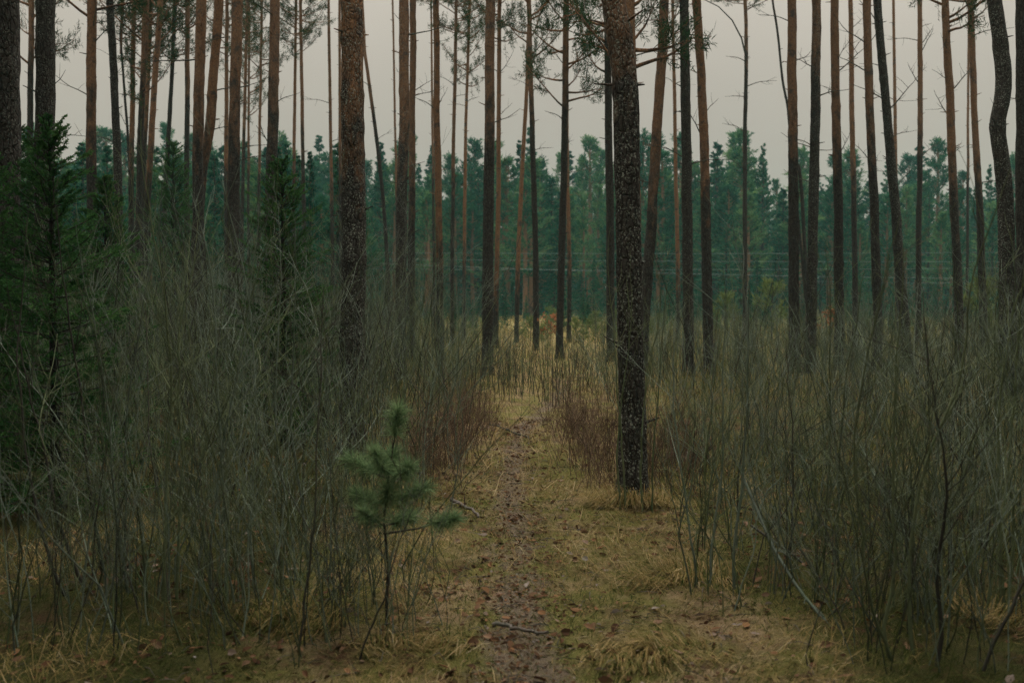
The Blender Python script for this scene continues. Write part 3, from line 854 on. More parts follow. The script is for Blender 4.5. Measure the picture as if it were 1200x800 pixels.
TALL = [shrub_mesh('tall') for _ in range(12)]
MID = [shrub_mesh('mid') for _ in range(9)]
STALK = [shrub_mesh('stalks') for _ in range(5)]
LOW = [brush_mesh() for _ in range(6)]


def scatter(n, region, mind, tries=6000):
    pts = []
    for _ in range(tries):
        p = region()
        if p is None:
            continue
        if all((p[0] - q[0]) ** 2 + (p[1] - q[1]) ** 2 > mind ** 2 for q in pts):
            pts.append(p)
            if len(pts) >= n:
                break
    return pts


def put_shrub(name, me, x, y, s, label, cat, group):
    o = tag(link(name, me, loc=(x, y, gz(x, y)), rotz=RNG.random() * 6.283, scale=(s, s, s * RNG.uniform(.9, 1.12))), label, cat, group)
    o.rotation_euler[0] = RNG.normal(0, .05); o.rotation_euler[1] = RNG.normal(0, .05)
    return o


def left_region():
    y = RNG.uniform(4.9, 17) if RNG.random() < .72 else RNG.uniform(10, 20)
    edge = -.62 - .16 * math.sin(y * 1.3) if y > 6.5 else -.62 - (6.5 - y) * .22
    x0 = -.56 * y - .8
    x = RNG.uniform(x0, edge)
    if (y < 5.4 and x < -2.1) or (y < 7.3 and x < -.40 * y):
        return None
    return (x, y)


def right_region():
    y = RNG.uniform(4.25, 18)
    edge = 1.15 + .12 * math.sin(y * 1.7) if y > 6 else 1.2 + (6 - y) * .2
    x = RNG.uniform(edge, .56 * y + .8)
    if RNG.random() < .25 and x < 2.2:
        return None
    return (x, y)


for (x, y) in scatter(146, left_region, .35):
    back = y > 11
    me = random.choice(TALL if RNG.random() < .8 else MID)
    s = RNG.uniform(.88, 1.18) * (1.0 if x < -1.2 else .85) * (.84 if y < 8.5 else 1.0)
    put_shrub('bare_shrub', me, x, y, s,
              'bare grey green shrub deep in the crowded thicket left of the path' if back else 'thin-stemmed leafless grey green shrub in the near thicket left of the path',
              'shrub', 'bare shrubs deep in the left thicket' if back else 'bare shrubs of the near left thicket')
for (x, y) in scatter(88, right_region, .37):
    back = y > 10.5
    me = random.choice(TALL if RNG.random() < (.35 + .1 * max(0, x - 2)) else MID)
    s = RNG.uniform(.70, 1.0) * (.86 if x < 3 else 1.0)
    put_shrub('bare_shrub', me, x, y, s,
              'bare grey green shrub deep in the thicket right of the path' if back else 'thin-stemmed leafless shrub in the near thicket right of the path',
              'shrub', 'bare shrubs deep in the right thicket' if back else 'bare shrubs of the near right thicket')

for (x, y) in scatter(13, lambda: (RNG.uniform(-2.5, -.85), RNG.uniform(4.4, 5.6)), .24):
    put_shrub('bare_shrub', random.choice(MID), x, y, RNG.uniform(.6, .95), 'low thin-stemmed shrub at the front edge of the left thicket', 'shrub', 'low shrubs in front of the left thicket')
for (x, y) in scatter(12, lambda: (RNG.uniform(1.25, 2.7), RNG.uniform(4.2, 5.6)), .24):
    put_shrub('bare_shrub', random.choice(MID), x, y, RNG.uniform(.6, .95), 'low thin-stemmed shrub at the front edge of the right thicket', 'shrub', 'low shrubs in front of the right thicket')

for (x, y) in ((-.80, 4.45), (-.52, 5.0), (-.72, 5.15), (-.60, 4.4), (-.68, 4.62)):
    put_shrub('bare_shrub', random.choice(MID), x, y, RNG.uniform(.5, .65), 'low bare shrub whose stems mingle with the soft young pine by the path', 'shrub', 'low shrubs around the young pine')

# the thicket farther back, too many stems to count
bb = Buf()
for k in range(430):
    y = RNG.uniform(18, 34); side = RNG.random() < .5
    x = RNG.uniform(-.58 * y, -1.0 - .03 * y) if side else RNG.uniform(2.6, .58 * y)
    h = RNG.uniform(1.2, 3.0) if side else RNG.uniform(.9, 2.1)
    for q in range(3):
        P = stem_path(h * RNG.uniform(.6, 1), RNG.uniform(.02, .3), .06, 8) + np.array([x + RNG.normal(0, .3), y + RNG.normal(0, .3), ground_z(x, y) - .05])
        sprout(bb, P, .008, .003, int(RNG.choice([0, 0, 1, 2])), RNG.uniform(.1, .8), 7, .55, .25, 1)
tag(link('thicket', bb.mesh('thicket', [TWIG, OLIVE, DARKTW])), 'dim mass of bare stems behind the nearer shrubs on both sides', 'thicket', kind='stuff')

for (px, py) in ((588, 448), (600, 456), (612, 462), (625, 460), (638, 468), (650, 452), (596, 470), (618, 446), (640, 447), (690, 440), (700, 455), (676, 430), (600, 436), (780, 440), (775, 455), (715, 470), (560, 470), (572, 455), (585, 462), (606, 430), (630, 436), (648, 425), (664, 440), (684, 452), (708, 440), (594, 440), (668, 470), (652, 474), (740, 450), (757, 440)):
    Y = CAM_H * FPX / (py + 4 - 350); p = at(px, py, Y)
    put_shrub('dry_stalk_clump', random.choice(STALK), p[0], Y, RNG.uniform(.9, 1.2), 'clump of thin dark upright stalks in the pale grass at the end of the path', 'stalks', 'dark stalks in the pale grass')
for (px, py) in ((562, 446), (575, 438), (590, 430), (585, 420), (598, 416), (612, 421), (640, 418), (676, 424), (690, 432), (704, 426), (683, 446), (716, 440), (700, 462), (548, 458), (760, 428), (775, 440), (790, 430), (748, 462)):
    Y = CAM_H * FPX / (py - 350); p = at(px, py, Y)
    put_shrub('low_bush', random.choice(MID), p[0], Y, RNG.uniform(.5, .85), 'low bare bush in the pale grass around the far end of the path', 'bush', 'low bushes at the far end of the path')
for (px, py) in ((515, 560), (495, 548), (535, 545), (548, 530), (505, 575), (555, 515), (525, 525), (475, 570), (545, 500), (560, 498)):
    Y = CAM_H * FPX / (py - 350); p = at(px, py, Y)
    put_shrub('low_brush', random.choice(LOW), p[0], Y, RNG.uniform(.85, 1.1), 'low tangle of reddish brown twigs along the left side of the path', 'brush', 'reddish brush left of the path')
for (px, py) in ((668, 520), (680, 545), (695, 560), (690, 530), (705, 575), (720, 560), (665, 505), (765, 560), (775, 580), (715, 540), (790, 545), (700, 510), (815, 565)):
    Y = CAM_H * FPX / (py - 350); p = at(px, py, Y)
    put_shrub('low_brush', random.choice(LOW), p[0], Y, RNG.uniform(.8, 1.05), 'low tangle of reddish brown twigs around the big speckled trunk right of the path', 'brush', 'reddish brush right of the path')

# ------------------------------------------------------------------ saplings one can tell apart, each stem a part
def hero(stems, label, cont=1.0, twigs=8, mat=1, tone=.5):
    """stems: list of (pixel polyline from the ground up, base width px)"""
    Y = CAM_H * FPX / (stems[0][0][0][1] - 350)
    root = None
    for pts, w in stems:
        P = np.array([at(px, py, Y) for px, py in pts])
        P[:, 1] += np.cumsum(RNG.normal(0, .02, len(P)))
        if root is None:
            base = P[0].copy(); base[2] = gz(base[0], base[1]) - .02
            root = tag(link('bare_sapling', None, loc=tuple(base)), label, 'sapling', 'bare saplings close to the camera')
        if cont:
            d = unit(P[-1] - P[-2])
            P = np.concatenate([P, limb_path(P[-1], d + np.array([0, 0, .3]), cont * RNG.uniform(.7, 1.1), 7, .3, .07)[1:]])
        # resample
        s = np.concatenate([[0], np.cumsum(np.linalg.norm(np.diff(P, axis=0), axis=1))]); u = np.linspace(0, s[-1], 26)
        P = np.stack([np.interp(u, s, P[:, i]) for i in range(3)], 1)
        P[1:-1] = (P[:-2] + 2 * P[1:-1] + P[2:]) / 4
        P[:, :2] += np.cumsum(RNG.normal(0, .004, (26, 2)), 0)
        r = w * .38 / FPX * Y
        b = Buf(); sprout(b, P - base, r, .0016, 0, tone, twigs, .55, .35, 3)
        link('stem', b.mesh('sapling_stem', [(TWIG, OLIVE, DARKTW)[mat]]), root)


hero([([(1050, 792), (1029, 739), (1012, 700), (1008, 640), (1000, 560)], 6), ([(1050, 792), (1033, 738), (1050, 692), (1053, 614), (1053, 530)], 6.5)], 'forked mossy green sapling near the bottom right corner', 1.1, 9, 1, .5)
hero([([(1072, 788), (1073, 665), (1080, 597), (1097, 530), (1137, 452), (1144, 385), (1144, 340)], 7.5)], 'thick mossy green stem that bends right in its upper half', .5, 8, 1, .65)
hero([([(1090, 800), (1104, 739), (1095, 682), (1100, 631), (1104, 597), (1098, 520)], 8)], 'crooked dark stem with a kink near the ground beside the mossy bending stem', .9, 7, 2, .3)
hero([([(1150, 802), (1168, 746), (1181, 712), (1204, 670), (1225, 600)], 6.5)], 'dark stem leaning out to the right bottom corner', .8, 6, 2, .35)
hero([([(817, 700), (812, 640), (803, 560), (800, 520)], 4.5), ([(833, 702), (836, 640), (848, 545), (845, 470)], 4.5), ([(858, 722), (860, 640), (870, 555), (874, 480), (875, 400)], 6)], 'upright group of three pale green stems in front of the right thicket', .7, 7, 0, .55)
hero([([(928, 692), (924, 640), (925, 585), (922, 520)], 4)], 'single dark thin upright stem in the gap of the right thicket', .7, 7, 2, .3)
hero([([(965, 690), (968, 600), (975, 500), (972, 430)], 4.5), ([(990, 700), (985, 620), (992, 520), (1000, 440)], 4.5)], 'pair of straight olive stems behind the forked mossy sapling', .8, 8, 1, .4)
hero([([(1175, 730), (1172, 640), (1172, 540), (1178, 430)], 6), ([(1180, 735), (1188, 640), (1183, 540), (1190, 420)], 5)], 'upright pair of green stems at the right edge', 1.0, 8, 1, .55)
hero([([(84, 714), (64, 672), (37, 590), (26, 530), (10, 430)], 6)], 'dark stem curving left in the left foreground', .9, 7, 2, .45)
hero([([(105, 700), (86, 648), (64, 564), (45, 480)], 7)], 'dark stem curving left just inside the leftmost one', .9, 8, 2, .5)
hero([([(118, 686), (116, 648), (103, 564), (98, 480), (80, 360)], 6.5)], 'dark upright stem with a slight lean in the left foreground', .8, 8, 2, .5)
hero([([(150, 705), (143, 640), (128, 560), (122, 470)], 5), ([(140, 700), (148, 610), (152, 500), (165, 400)], 4.5)], 'pair of slim dark stems beside the withered leaves at left', .9, 8, 0, .25)
hero([([(192, 716), (190, 630), (188, 540), (196, 440), (190, 330)], 6), ([(205, 722), (206, 620), (208, 540), (204, 420)], 6)], 'pair of straight mossy green stems in the left foreground', .8, 9, 1, .6)
hero([([(268, 715), (267, 620), (265, 520), (258, 400)], 5.5), ([(250, 712), (252, 640), (262, 560), (280, 470), (300, 380)], 5)], 'pair of green grey stems parting upward in the left foreground', .8, 9, 0, .5)
hero([([(300, 700), (292, 600), (300, 500), (292, 380)], 5)], 'slim pale grey green stem right of the parting pair', .8, 9, 0, .7)
hero([([(352, 772), (362, 690), (375, 600), (378, 500)], 4.5)], 'thin dark stem leaning right near the bottom left of the path', .8, 8, 2, .4)
hero([([(412, 798), (428, 745), (445, 700), (462, 640)], 4)], 'short slanting dark stem at the bottom edge left of the path', .4, 4, 2, .3)
hero([([(360, 690), (358, 600), (345, 500), (350, 380)], 5), ([(345, 692), (338, 610), (322, 520), (318, 420)], 4.5)], 'pair of grey green stems left of the soft young pine', .8, 9, 0, .6)
hero([([(735, 606), (732, 560), (725, 480), (722, 400), (716, 340)], 3.5), ([(752, 610), (752, 540), (757, 450), (770, 380)], 4), ([(764, 606), (763, 540), (768, 470), (775, 400)], 3.5), ([(726, 600), (722, 540), (728, 470), (735, 380)], 3.5)], 'sprouting green stems hugging the base of the big speckled trunk', .6, 8, 1, .65)

# long fallen stem in the right foreground
def lying(pts, w, name, label, mat, twigs=3):
    P = []
    for px, py in pts:
        Y = CAM_H * FPX / (py - 350); p = at(px, py, Y); p[2] = gz(p[0], Y) + .02
        P.append(p)
    P = np.array(P); s = np.linspace(0, len(P) - 1, 14); Q = np.stack([np.interp(s, np.arange(len(P)), P[:, i]) for i in range(3)], 1)
    Q[:, 2] += .012 + .015 * RNG.random(14)
    Q[:, :2] += RNG.normal(0, .008, (14, 2))
    c = Q.mean(0); b = Buf()
    Ym = c[1]; r = w / 2 / FPX * Ym
    sprout(b, Q - c, r, r * .6, 0, .5, twigs, .25, .2, 1)
    tag(link(name, b.mesh(name, [mat]), loc=tuple(c)), label, 'branch')


def leaning(pts, Y0, Y1, w, name, label, mat):
    n = len(pts); P = np.array([at(px, py, Y0 + (Y1 - Y0) * i / (n - 1)) for i, (px, py) in enumerate(pts)])
    s = np.linspace(0, n - 1, 14); Q = np.stack([np.interp(s, np.arange(n), P[:, i]) for i in range(3)], 1)
    c = Q[-1].copy(); b = Buf(); r = w / 2 / FPX * Y1
    sprout(b, Q - c, r, r * .8, 0, .5, 5, .3, .1, 1)
    tag(link(name, b.mesh(name, [mat]), loc=tuple(c)), label, 'branch')


lying([(578, 746), (600, 749), (622, 755), (642, 762)], 6, 'fallen_stick', 'pale grey stick lying across the path near the bottom', DEADW, 1)
lying([(574, 503), (590, 508), (606, 513), (621, 519)], 3, 'fallen_branch', 'thin dark branch lying in the grass left of the path bend', DARKTW, 3)
lying([(528, 596), (545, 602), (562, 612)], 5, 'fallen_branch', 'broken pale branch lying in the grass left of the path', DEADW, 2)
leaning([(871, 560), (905, 640), (935, 689), (982, 746), (1043, 792)], 5.6, 4.3, 5, 'leaning_branch', 'long thin branch slanting down across the right foreground', TWIG)
leaning([(648, 452), (668, 472), (695, 495), (720, 520)], 17.5, 12, 3, 'leaning_branch', 'thin dark branch slanting over the pale grass left of the big trunk', DARKTW)
leaning([(880, 615), (930, 650), (975, 690), (1010, 700)], 6.2, 5.2, 3.5, 'leaning_branch', 'thin dark twig branch crossing the right thicket low down', DARKTW)

# ------------------------------------------------------------------ young pines and coloured saplings


def tuft(b, base, tip, n, nl, nw, mat, spread=.55):
    s = RNG.random(n)[:, None]; d = unit(tip - base)
    b.needles(base + (tip - base) * s, d * .75 + RNG.normal(0, spread, (n, 3)), RNG.uniform(.7, 1.15, n) * nl, nw, mat, RNG.random(n))


Y = 4.7
g0 = at(452, 747, Y); base = np.array([g0[0], Y, gz(g0[0], Y)])
root = tag(link('young_pine', None, loc=tuple(base)), 'soft green knee-high young pine left of the path in the foreground', 'pine sapling')
st = np.array([at(px, py, Y) for px, py in ((452, 750), (455, 660), (450, 610), (455, 560), (463, 510))]) - base
b = Buf(); b.tube(st, np.linspace(.0075, .0035, 5), 6); link('trunk', b.mesh('young_pine_stem', [DARKTW]), root)
for (p0, p1, dy) in (((460, 525), (466, 483), 0), ((455, 560), (412, 540), .1), ((455, 565), (478, 548), -.15), ((455, 560), (440, 530), -.2), ((452, 590), (497, 572), -.1), ((452, 590), (420, 580), .1),
                     ((450, 615), (478, 606), .12), ((450, 625), (528, 608), -.12), ((450, 615), (428, 602), -.15), ((452, 570), (460, 535), .1), ((450, 600), (455, 575), -.1)):
    A = at(*p0, Y) - base; B_ = at(*p1, Y + dy) - base
    b = Buf(); b.tube(np.array([A, (A + B_) / 2 + [0, 0, -.01], B_]), [.005, .004, .003], 4)
    m = A + (B_ - A) * (.3 if p1[0] < 500 else .7)
    tuft(b, m, B_ + unit(B_ - A) * .02, 520, .085, .0030, 1, .75)
    link('branch', b.mesh('young_pine_branch', [DARKTW, SOFT_NEED]), root)

spots = [(622, 372, 33), (640, 376, 36), (635, 383, 31), (675, 374, 34), (690, 376, 38), (700, 383, 33), (612, 386, 36), (684, 386, 30), (672, 390, 38), (720, 380, 36), (760, 380, 34), (1150, 330, 30), (905, 330, 38), (850, 345, 36)]
spots += [(RNG.uniform(560, 1000), RNG.uniform(358, 378), RNG.uniform(40, 60)) for _ in range(22)]
yp = []
for _ in range(4):
    tb, bb = Buf(), Buf()
    tb.tube(np.array([[0, 0, 0], [0, 0, .6], [.02, 0, 1.0]]), [.02, .014, .006], 5)
    for k in range(26):
        h = RNG.uniform(.12, .95); a = RNG.random() * 6.28; L = .42 * (1.1 - h) + .07
        A = np.array([0, 0, h]); B_ = A + np.array([math.cos(a) * L, math.sin(a) * L, L * .7])
        bb.tube(np.array([A, B_]), [.006, .004], 3)
        tuft(bb, A + (B_ - A) * .25, B_, 26, .12, .016, 1, .5)
    tuft(bb, np.array([0, 0, .75]), np.array([.02, 0, 1.02]), 30, .12, .016, 1, .5)
    yp.append((tb.mesh('small_pine_stem', [DARKTW]), bb.mesh('small_pine_needles', [DARKTW, PALE_NEED])))
for (px, ty, Y) in spots:
    p = at(px, ty, Y); z0 = gz(p[0], Y); H = p[2] - z0
    tm, bm = random.choice(yp)
    o = tag(link('small_pine', None, loc=(p[0], Y, z0), rotz=RNG.random() * 6, scale=(H * .9, H * .9, H)), 'small yellow green pine in the pale grass of the distant clearing', 'pine sapling', 'small pines of the clearing')
    link('trunk', tm, o); link('needles', bm, o)


def leafset(b, C, size, mat, tone, flat=0.0):
    n = len(C); s = np.asarray(size, float) * np.ones(n)
    d = RNG.normal(size=(n, 3)); d[:, 2] *= (1 - flat); d /= np.linalg.norm(d, axis=1)[:, None]
    up = np.array([0, 0, 1.]) * flat + RNG.normal(0, .35 + (1 - flat), (n, 3))
    q = np.cross(d, up); q /= np.linalg.norm(q, axis=1)[:, None] + 1e-9
    nn = np.cross(q, d); curl = RNG.uniform(-.25, .45, n)[:, None]
    s = s[:, None]
    V = np.stack([C - d * s, C - d * .35 * s + q * .48 * s + nn * curl * s, C + d * .4 * s + q * .42 * s + nn * curl * s, C + d * s + nn * curl * .6 * s,
                  C + d * .4 * s - q * .42 * s + nn * curl * s, C - d * .35 * s - q * .48 * s + nn * curl * s], 1)
    i = np.arange(n)[:, None] * 6
    F = np.concatenate([np.concatenate([i, i + 1, i + 2, i + 3], 1), np.concatenate([i, i + 3, i + 4, i + 5], 1)])
    t = np.broadcast_to(np.asarray(tone, np.float32), (n,))
    b.add(V.reshape(-1, 3), F, mat, np.concatenate([t, t]))


def leafy(px, py0, py1, wpx, Y, n, size, label, ground_py=None):
    top = at(px, py0, Y); bot = at(px, py1, Y); z0 = gz(top[0], Y)
    base = np.array([top[0], Y, z0]); H = top[2] - z0; hb = max(.02, bot[2] - z0); r = wpx / 2 / FPX * Y
    root = tag(link('withered_sapling', None, loc=tuple(base)), label, 'sapling')
    b = Buf(); C = []
    b.tube(np.array([[0, 0, -.03], [.01, 0, H * .5], [0, 0, H * .97]]), [.008, .006, .002], 5)
    for k in range(7):
        h = RNG.uniform(hb, H * .85); a = RNG.random() * 6.28
        e = np.array([math.cos(a) * r * .9, math.sin(a) * r * .9, min(H, h + r * .5)])
        b.tube(np.array([[0, 0, h * .9], e * [.5, .5, 1] * 1.0, e]), [.004, .003, .002], 4)
        C.append(e * [1, 1, 1] + RNG.normal(0, r * .33, (n // 7, 3)))
    link('stem', b.mesh('withered_stem', [DARKTW]), root)
    C = np.concatenate(C); C[:, 2] = np.clip(C[:, 2], hb * .8, H)
    b = Buf(); leafset(b, C, size, 0, RNG.random(len(C))); link('leaves', b.mesh('withered_leaves', [OAKLEAF if 'orange' in label else LEAF]), root)


leafy(645, 366, 392, 18, 29, 90, .055, 'small sapling with bright orange withered leaves at the end of the path')
leafy(968, 356, 385, 16, 24, 60, .05, 'small sapling with dull orange leaves behind the dark twiggy pine')
leafy(146, 655, 705, 45, 5.4, 24, .034, 'stem with a bunch of hanging tan withered leaves in the left foreground')

# ------------------------------------------------------------------ grass, moss clumps, leaf litter (uncountable)
def blades(n, xr, yr, Lr, width, lay, dens, tone, keep=None):
    X = RNG.uniform(*xr, n); Yv = RNG.uniform(*yr, n)
    m = RNG.random(n) < dens(X, Yv)
    m &= (np.abs(X) < .55 * Yv + .6)
    X, Yv = X[m], Yv[m]; n = len(X)
    Z = ground_z(X, Yv, True)
    C = np.stack([X, Yv, Z - .005], 1)
    L = RNG.uniform(*Lr, n)[:, None]
    a = RNG.random(n) * 6.283
    # neighbouring blades share a lie
    a = a * .55 + 6.283 * fbm(X * 1.3, Yv * 1.3, 21) * 1.6
    e = RNG.uniform(*lay, n)
    d = np.stack([np.cos(a) * np.cos(e), np.sin(a) * np.cos(e), np.sin(e)], 1)
    s = np.stack([-np.sin(a), np.cos(a), 0 * a], 1) + RNG.normal(0, .3, (n, 3))
    s /= np.linalg.norm(s, axis=1)[:, None]
    w = width * RNG.uniform(.6, 1.3, n)[:, None] / 2
    p1 = C + d * L * .55; d2 = d - np.array([0, 0, 1]) * RNG.uniform(.2, 1.0, n)[:, None]; d2 /= np.linalg.norm(d2, axis=1)[:, None]
    p2 = p1 + d2 * L * .45
    p2[:, 2] = np.maximum(p2[:, 2], Z + .008)
    V = np.stack([C - s * w, C + s * w, p1 + s * w * .8, p1 - s * w * .8, p2], 1)
    i = np.arange(n)[:, None] * 5
    F = np.concatenate([np.concatenate([i, i + 1, i + 2, i + 3], 1), np.concatenate([i + 3, i + 2, i + 4, i + 4], 1)])
    t = np.clip(tone(X, Yv) - .36 * under(X, Yv) + RNG.normal(0, .27, n), 0, 1).astype(np.float32)  # greener off the path, and darkened there as painted-in shade
    return V.reshape(-1, 3), F, np.concatenate([t, t])


off_path = lambda x, y: np.clip(1.02 - wear(x, y) * .7, 0, 1)
patch = lambda x, y: fbm(x * 1.1, y * 1.1, 31)
g = Buf()
v, f, t = blades(150000, (-3.2, 3.4), (3.5, 9.5), (.03, .085), .0035, (.05, .9), lambda x, y: off_path(x, y) * (.35 + .65 * fbm(x * 3, y * 3, 33)), lambda x, y: .05 + .72 * np.clip((patch(x, y) - .42) * 3.0, 0, 1)); g.add(v, f, 0, t)
v, f, t = blades(110000, (-2.6, 2.8), (3.6, 9), (.025, .06), .0026, (-.05, .25), lambda x, y: .9 + 0 * x, lambda x, y: .42 + .5 * (fbm(x * 6, y * 6, 77) - .5)); g.add(v, f, 0, t)
v, f, t = blades(60000, (-4, 4.4), (3.5, 12), (.10, .24), .0034, (.1, 1.0), lambda x, y: off_path(x, y) * np.clip((fbm(x * 1.7, y * 1.7, 35) - .42) * 4, 0, 1) * np.clip((np.abs(x - path_x(y)) - .1) * 1.6, .12, 1), lambda x, y: .25 + .6 * np.clip((patch(x, y) - .3) * 2.4, 0, 1)); g.add(v, f, 0, t)
v, f, t = blades(26000, (-9, 9), (8, 20), (.14, .38), .006, (.3, 1.2), lambda x, y: off_path(x, y) * np.clip((fbm(x * .9, y * .9, 37) - .3) * 3, 0.05, 1), lambda x, y: .45 + .4 * patch(x, y)); g.add(v, f, 0, t)
v, f, t = blades(42000, (-16, 18), (16, 48), (.22, .5), .014, (.5, 1.35), lambda x, y: np.clip((fbm(x * .5, y * .5, 39) - .25) * 3, 0.1, 1), lambda x, y: .33 + .32 * patch(x, y)); g.add(v, f, 0, t)
v, f, t = blades(30000, (-40, 45), (44, 84), (.3, .6), .04, (.6, 1.4), lambda x, y: .8 + 0 * x, lambda x, y: .3 + .35 * patch(x, y)); g.add(v, f, 0, t)
tag(link('grass', g.mesh('grass', [GRASS], False)), 'yellowed and mossy green grass covering the forest floor beside the path', 'grass', kind='stuff')

# tussocks one can point to
def tussock(px, py, r, n, Lr, label, tn=.5):
    Y = CAM_H * FPX / (py - 350); p = at(px, py, Y); b = Buf()
    a = RNG.random(n) * 6.283; rr = r * np.sqrt(RNG.random(n)) * (.55 + .35 * np.sin(a * 2 + r * 40))
    C = np.stack([np.cos(a) * rr, np.sin(a) * rr, 0 * a - .01], 1)
    a2 = a + RNG.normal(0, .5, n); e = RNG.uniform(.12, 1.05, n) ; a2 = a2 * .6 + RNG.random() * 6; L = (RNG.beta(1.4, 2.2, n) * (Lr[1] - Lr[0]) * 1.5 + Lr[0] * .7)[:, None]
    d = np.stack([np.cos(a2) * np.cos(e), np.sin(a2) * np.cos(e), np.sin(e)], 1); s = np.stack([-np.sin(a2), np.cos(a2), 0 * a2], 1); w = .0022
    p1 = C + d * L * .5; d2 = d - np.array([0, 0, 1]) * RNG.uniform(.6, 1.5, n)[:, None]; d2 /= np.linalg.norm(d2, axis=1)[:, None]; p2 = p1 + d2 * L * .4
    p2[:, 2] = np.maximum(p2[:, 2], .01)
    V = np.stack([C - s * w, C + s * w, p1 + s * w, p1 - s * w, p2], 1); i = np.arange(n)[:, None] * 5
    F = np.concatenate([np.concatenate([i, i + 1, i + 2, i + 3], 1), np.concatenate([i + 3, i + 2, i + 4, i + 4], 1)])
    t = np.clip(RNG.normal(tn, .22, n), 0, 1).astype(np.float32)
    b.add(V.reshape(-1, 3), F, 0, np.concatenate([t, t]))
    tag(link('grass_tussock', b.mesh('grass_tussock', [GRASS], False), loc=(p[0], Y, gz(p[0], Y))), label, 'grass', 'grass tussocks')


tussock(800, 690, .34, 900, (.12, .3), 'drooping grass tussock right of the path in front of the pale stems')
tussock(330, 745, .40, 900, (.12, .34), 'drooping dry grass tussock at the bottom left beside the thin dark stem', .36)  # darker blade tone paints in the dim corner
tussock(741, 598, .34, 1100, (.12, .34), 'grass tussock at the foot of the big speckled trunk')
tussock(1165, 745, .25, 300, (.12, .3), 'pale dry grass tuft near the bottom right corner')
tussock(470, 775, .35, 700, (.1, .24), 'flattened grass tussock at the bottom edge left of the path')
tussock(770, 780, .35, 700, (.1, .26), 'flattened grass tussock at the bottom edge right of the path')

n = 15000
X = RNG.normal(0, 1.9, n); Yv = RNG.uniform(3.5, 13, n); m = RNG.random(n) < np.clip(fbm(X * 1.4, Yv * 1.4, 51) * 2.2 - .55, .08, 1); X, Yv = X[m], Yv[m]
b = Buf(); C = np.stack([X, Yv, ground_z(X, Yv, True) + .012], 1)
leafset(b, C, RNG.gamma(2.6, .0060, len(X)).clip(.005, .036), 0, np.clip(RNG.beta(1.3, 1.6, len(X)), 0, 1), .85)
n = 4200   # crumbs and small leaf bits on the trodden line
Yv = RNG.uniform(3.6, 13, n); X = path_x(Yv) + RNG.normal(0, .16, n)
C = np.stack([X, Yv, ground_z(X, Yv, True) + .005], 1)
leafset(b, C, RNG.uniform(.005, .016, n), 0, np.clip(RNG.beta(1.2, 1.5, n), 0, 1), .85)
tag(link('fallen_leaves', b.mesh('fallen_leaves', [LEAF], False)), 'scattered dead brown leaves on the path and moss', 'leaves', kind='stuff')
b = Buf(); n = 1500
X = RNG.normal(0, 2.0, n); Yv = RNG.uniform(3.6, 12, n)
for x, y in zip(X, Yv):
    a = RNG.random() * 6.283; L = RNG.uniform(.03, .14)
    d = np.array([math.cos(a), math.sin(a), 0]) * L; z = gz(x, y) + .008
    b.tube(np.array([[x, y, z], [x + d[0] * .5, y + d[1] * .5, z + .01], [x + d[0], y + d[1], gz(x + d[0], y + d[1]) + .008]]), [.002, .0018, .001], 4, int(RNG.random() < .4), RNG.random())
tag(link('twig_litter', b.mesh('twig_litter', [DARKTW, DEADW])), 'small broken twigs strewn over the forest floor', 'twigs', kind='stuff')

# ------------------------------------------------------------------ haze
HAZE_DENS = 0.0007
bpy_me = bpy.data.meshes.new('haze')
x, y0, y1, z0, z1 = 165, -35, 300, -1.5, 27
vs = [(-x, y0, z0), (x, y0, z0), (x, y1, z0), (-x, y1, z0), (-x, y0, z1), (x, y0, z1), (x, y1, z1), (-x, y1, z1)]
bpy_me.from_pydata(vs, [], [(0, 3, 2, 1), (4, 5, 6, 7), (0, 1, 5, 4), (1, 2, 6, 5), (2, 3, 7, 6), (3, 0, 4, 7)])
hm = bpy.data.materials.new('haze'); hm.use_nodes = True
hm.node_tree.nodes.remove(hm.node_tree.nodes['Principled BSDF'])
pv = hm.node_tree.nodes.new('ShaderNodeVolumePrincipled')
pv.inputs['Color'].default_value = (.36, .78, .80, 1); pv.inputs['Density'].default_value = HAZE_DENS
hm.node_tree.links.new(pv.outputs[0], hm.node_tree.nodes['Material Output'].inputs['Volume'])
bpy_me.materials.append(hm)
if HAZE_DENS:
    tag(link('haze', bpy_me), 'thin cool haze in the air of the wood', 'haze', kind='stuff')

# ------------------------------------------------------------------ sky, sun
SUN_EL, SUN_AZ = 54.0, 8.0          # azimuth to the right of straight ahead
w = bpy.data.worlds.new('World'); SC.world = w; w.use_nodes = True
nt = w.node_tree; bg = nt.nodes['Background']
sky = nt.nodes.new('ShaderNodeTexSky'); sky.sky_type = 'NISHITA'; sky.sun_disc = False
sky.sun_elevation = R(SUN_EL); sky.sun_rotation = R(SUN_AZ); sky.dust_density = 4.0; sky.air_density = 1.5; sky.ozone_density = 1.0
hs = nt.nodes.new('ShaderNodeHueSaturation'); hs.inputs['Saturation'].default_value = .12
nt.links.new(sky.outputs[0], hs.inputs['Color'])
mx = nt.nodes.new('ShaderNodeMix'); mx.data_type = 'RGBA'; mx.inputs[0].default_value = .86
nt.links.new(hs.outputs[0], mx.inputs[6]); mx.inputs[7].default_value = (5.0, 4.40, 3.60, 1)    # even overcast layer
# an overcast sky is about three times brighter overhead than at the horizon
tcw = nt.nodes.new('ShaderNodeTexCoord'); sxyz = nt.nodes.new('ShaderNodeSeparateXYZ'); nt.links.new(tcw.outputs['Generated'], sxyz.inputs[0])


def wmath(op, a, b_):
    q = nt.nodes.new('ShaderNodeMath'); q.operation = op
    for i_, v_ in enumerate((a, b_)):
        if hasattr(v_, 'is_output'):
            nt.links.new(v_, q.inputs[i_])
        else:
            q.inputs[i_].default_value = v_
    return q.outputs[0]


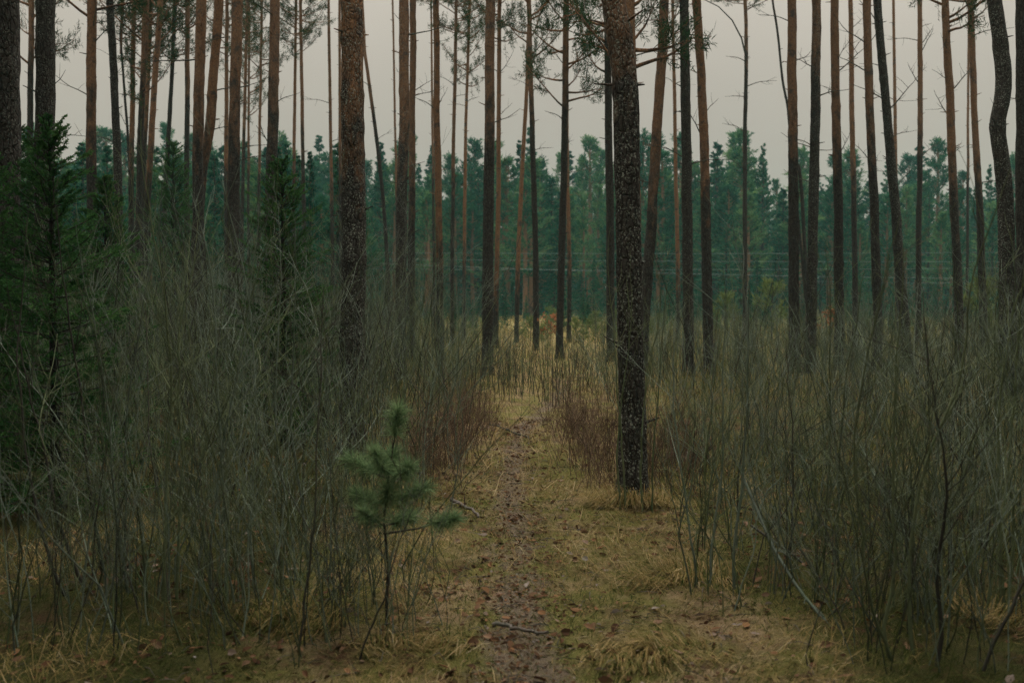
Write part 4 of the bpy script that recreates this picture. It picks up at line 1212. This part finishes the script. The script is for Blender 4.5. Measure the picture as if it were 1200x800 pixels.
zen = wmath('ADD', wmath('MULTIPLY', wmath('POWER', wmath('MAXIMUM', sxyz.outputs[2], 0.0), 2.6), 8.0), 1.0)
sc_ = nt.nodes.new('ShaderNodeVectorMath'); sc_.operation = 'SCALE'
nt.links.new(mx.outputs[2], sc_.inputs[0]); nt.links.new(zen, sc_.inputs[3])
cl = nt.nodes.new('ShaderNodeTexNoise'); cl.inputs['Scale'].default_value = 2.2; cl.inputs['Detail'].default_value = 5; nt.links.new(tcw.outputs['Generated'], cl.inputs['Vector'])
cv = wmath('ADD', wmath('MULTIPLY', cl.outputs['Fac'], .36), .84)          # faint unevenness of the cloud
sc2 = nt.nodes.new('ShaderNodeVectorMath'); sc2.operation = 'SCALE'
nt.links.new(sc_.outputs[0], sc2.inputs[0]); nt.links.new(cv, sc2.inputs[3])
nt.links.new(sc2.outputs[0], bg.inputs['Color']); bg.inputs['Strength'].default_value = .1
sl = bpy.data.lights.new('sun', 'SUN'); sl.energy = 1.5; sl.angle = R(14); sl.color = (1, .93, .82)
so = bpy.data.objects.new('sun', sl); COL.objects.link(so)
so.rotation_euler = (R(90 - SUN_EL), 0, R(180 - SUN_AZ))

# ------------------------------------------------------------------ camera and render
cam = bpy.data.cameras.new('camera'); cam.lens = 35; cam.sensor_width = 36; cam.clip_end = 2000; cam.clip_start = .05
cam.dof.use_dof = True; cam.dof.focus_distance = 9.0; cam.dof.aperture_fstop = 2.6
co = bpy.data.objects.new('camera', cam); COL.objects.link(co)
co.location = (0, 0, CAM_H); co.rotation_euler = (R(90) - PITCH, 0, 0)
SC.camera = co
SC.view_settings.view_transform = 'Standard'; SC.view_settings.look = 'None'; SC.view_settings.gamma = 1
SC.view_settings.exposure = -0.3
cy = SC.cycles
cy.use_denoising = True; cy.denoiser = 'OPENIMAGEDENOISE'; cy.denoising_prefilter = 'NONE'
cy.max_bounces = 4; cy.diffuse_bounces = 2; cy.glossy_bounces = 1; cy.transmission_bounces = 2; cy.volume_bounces = 1; cy.transparent_max_bounces = 4
cy.use_adaptive_sampling = True; cy.adaptive_threshold = .006
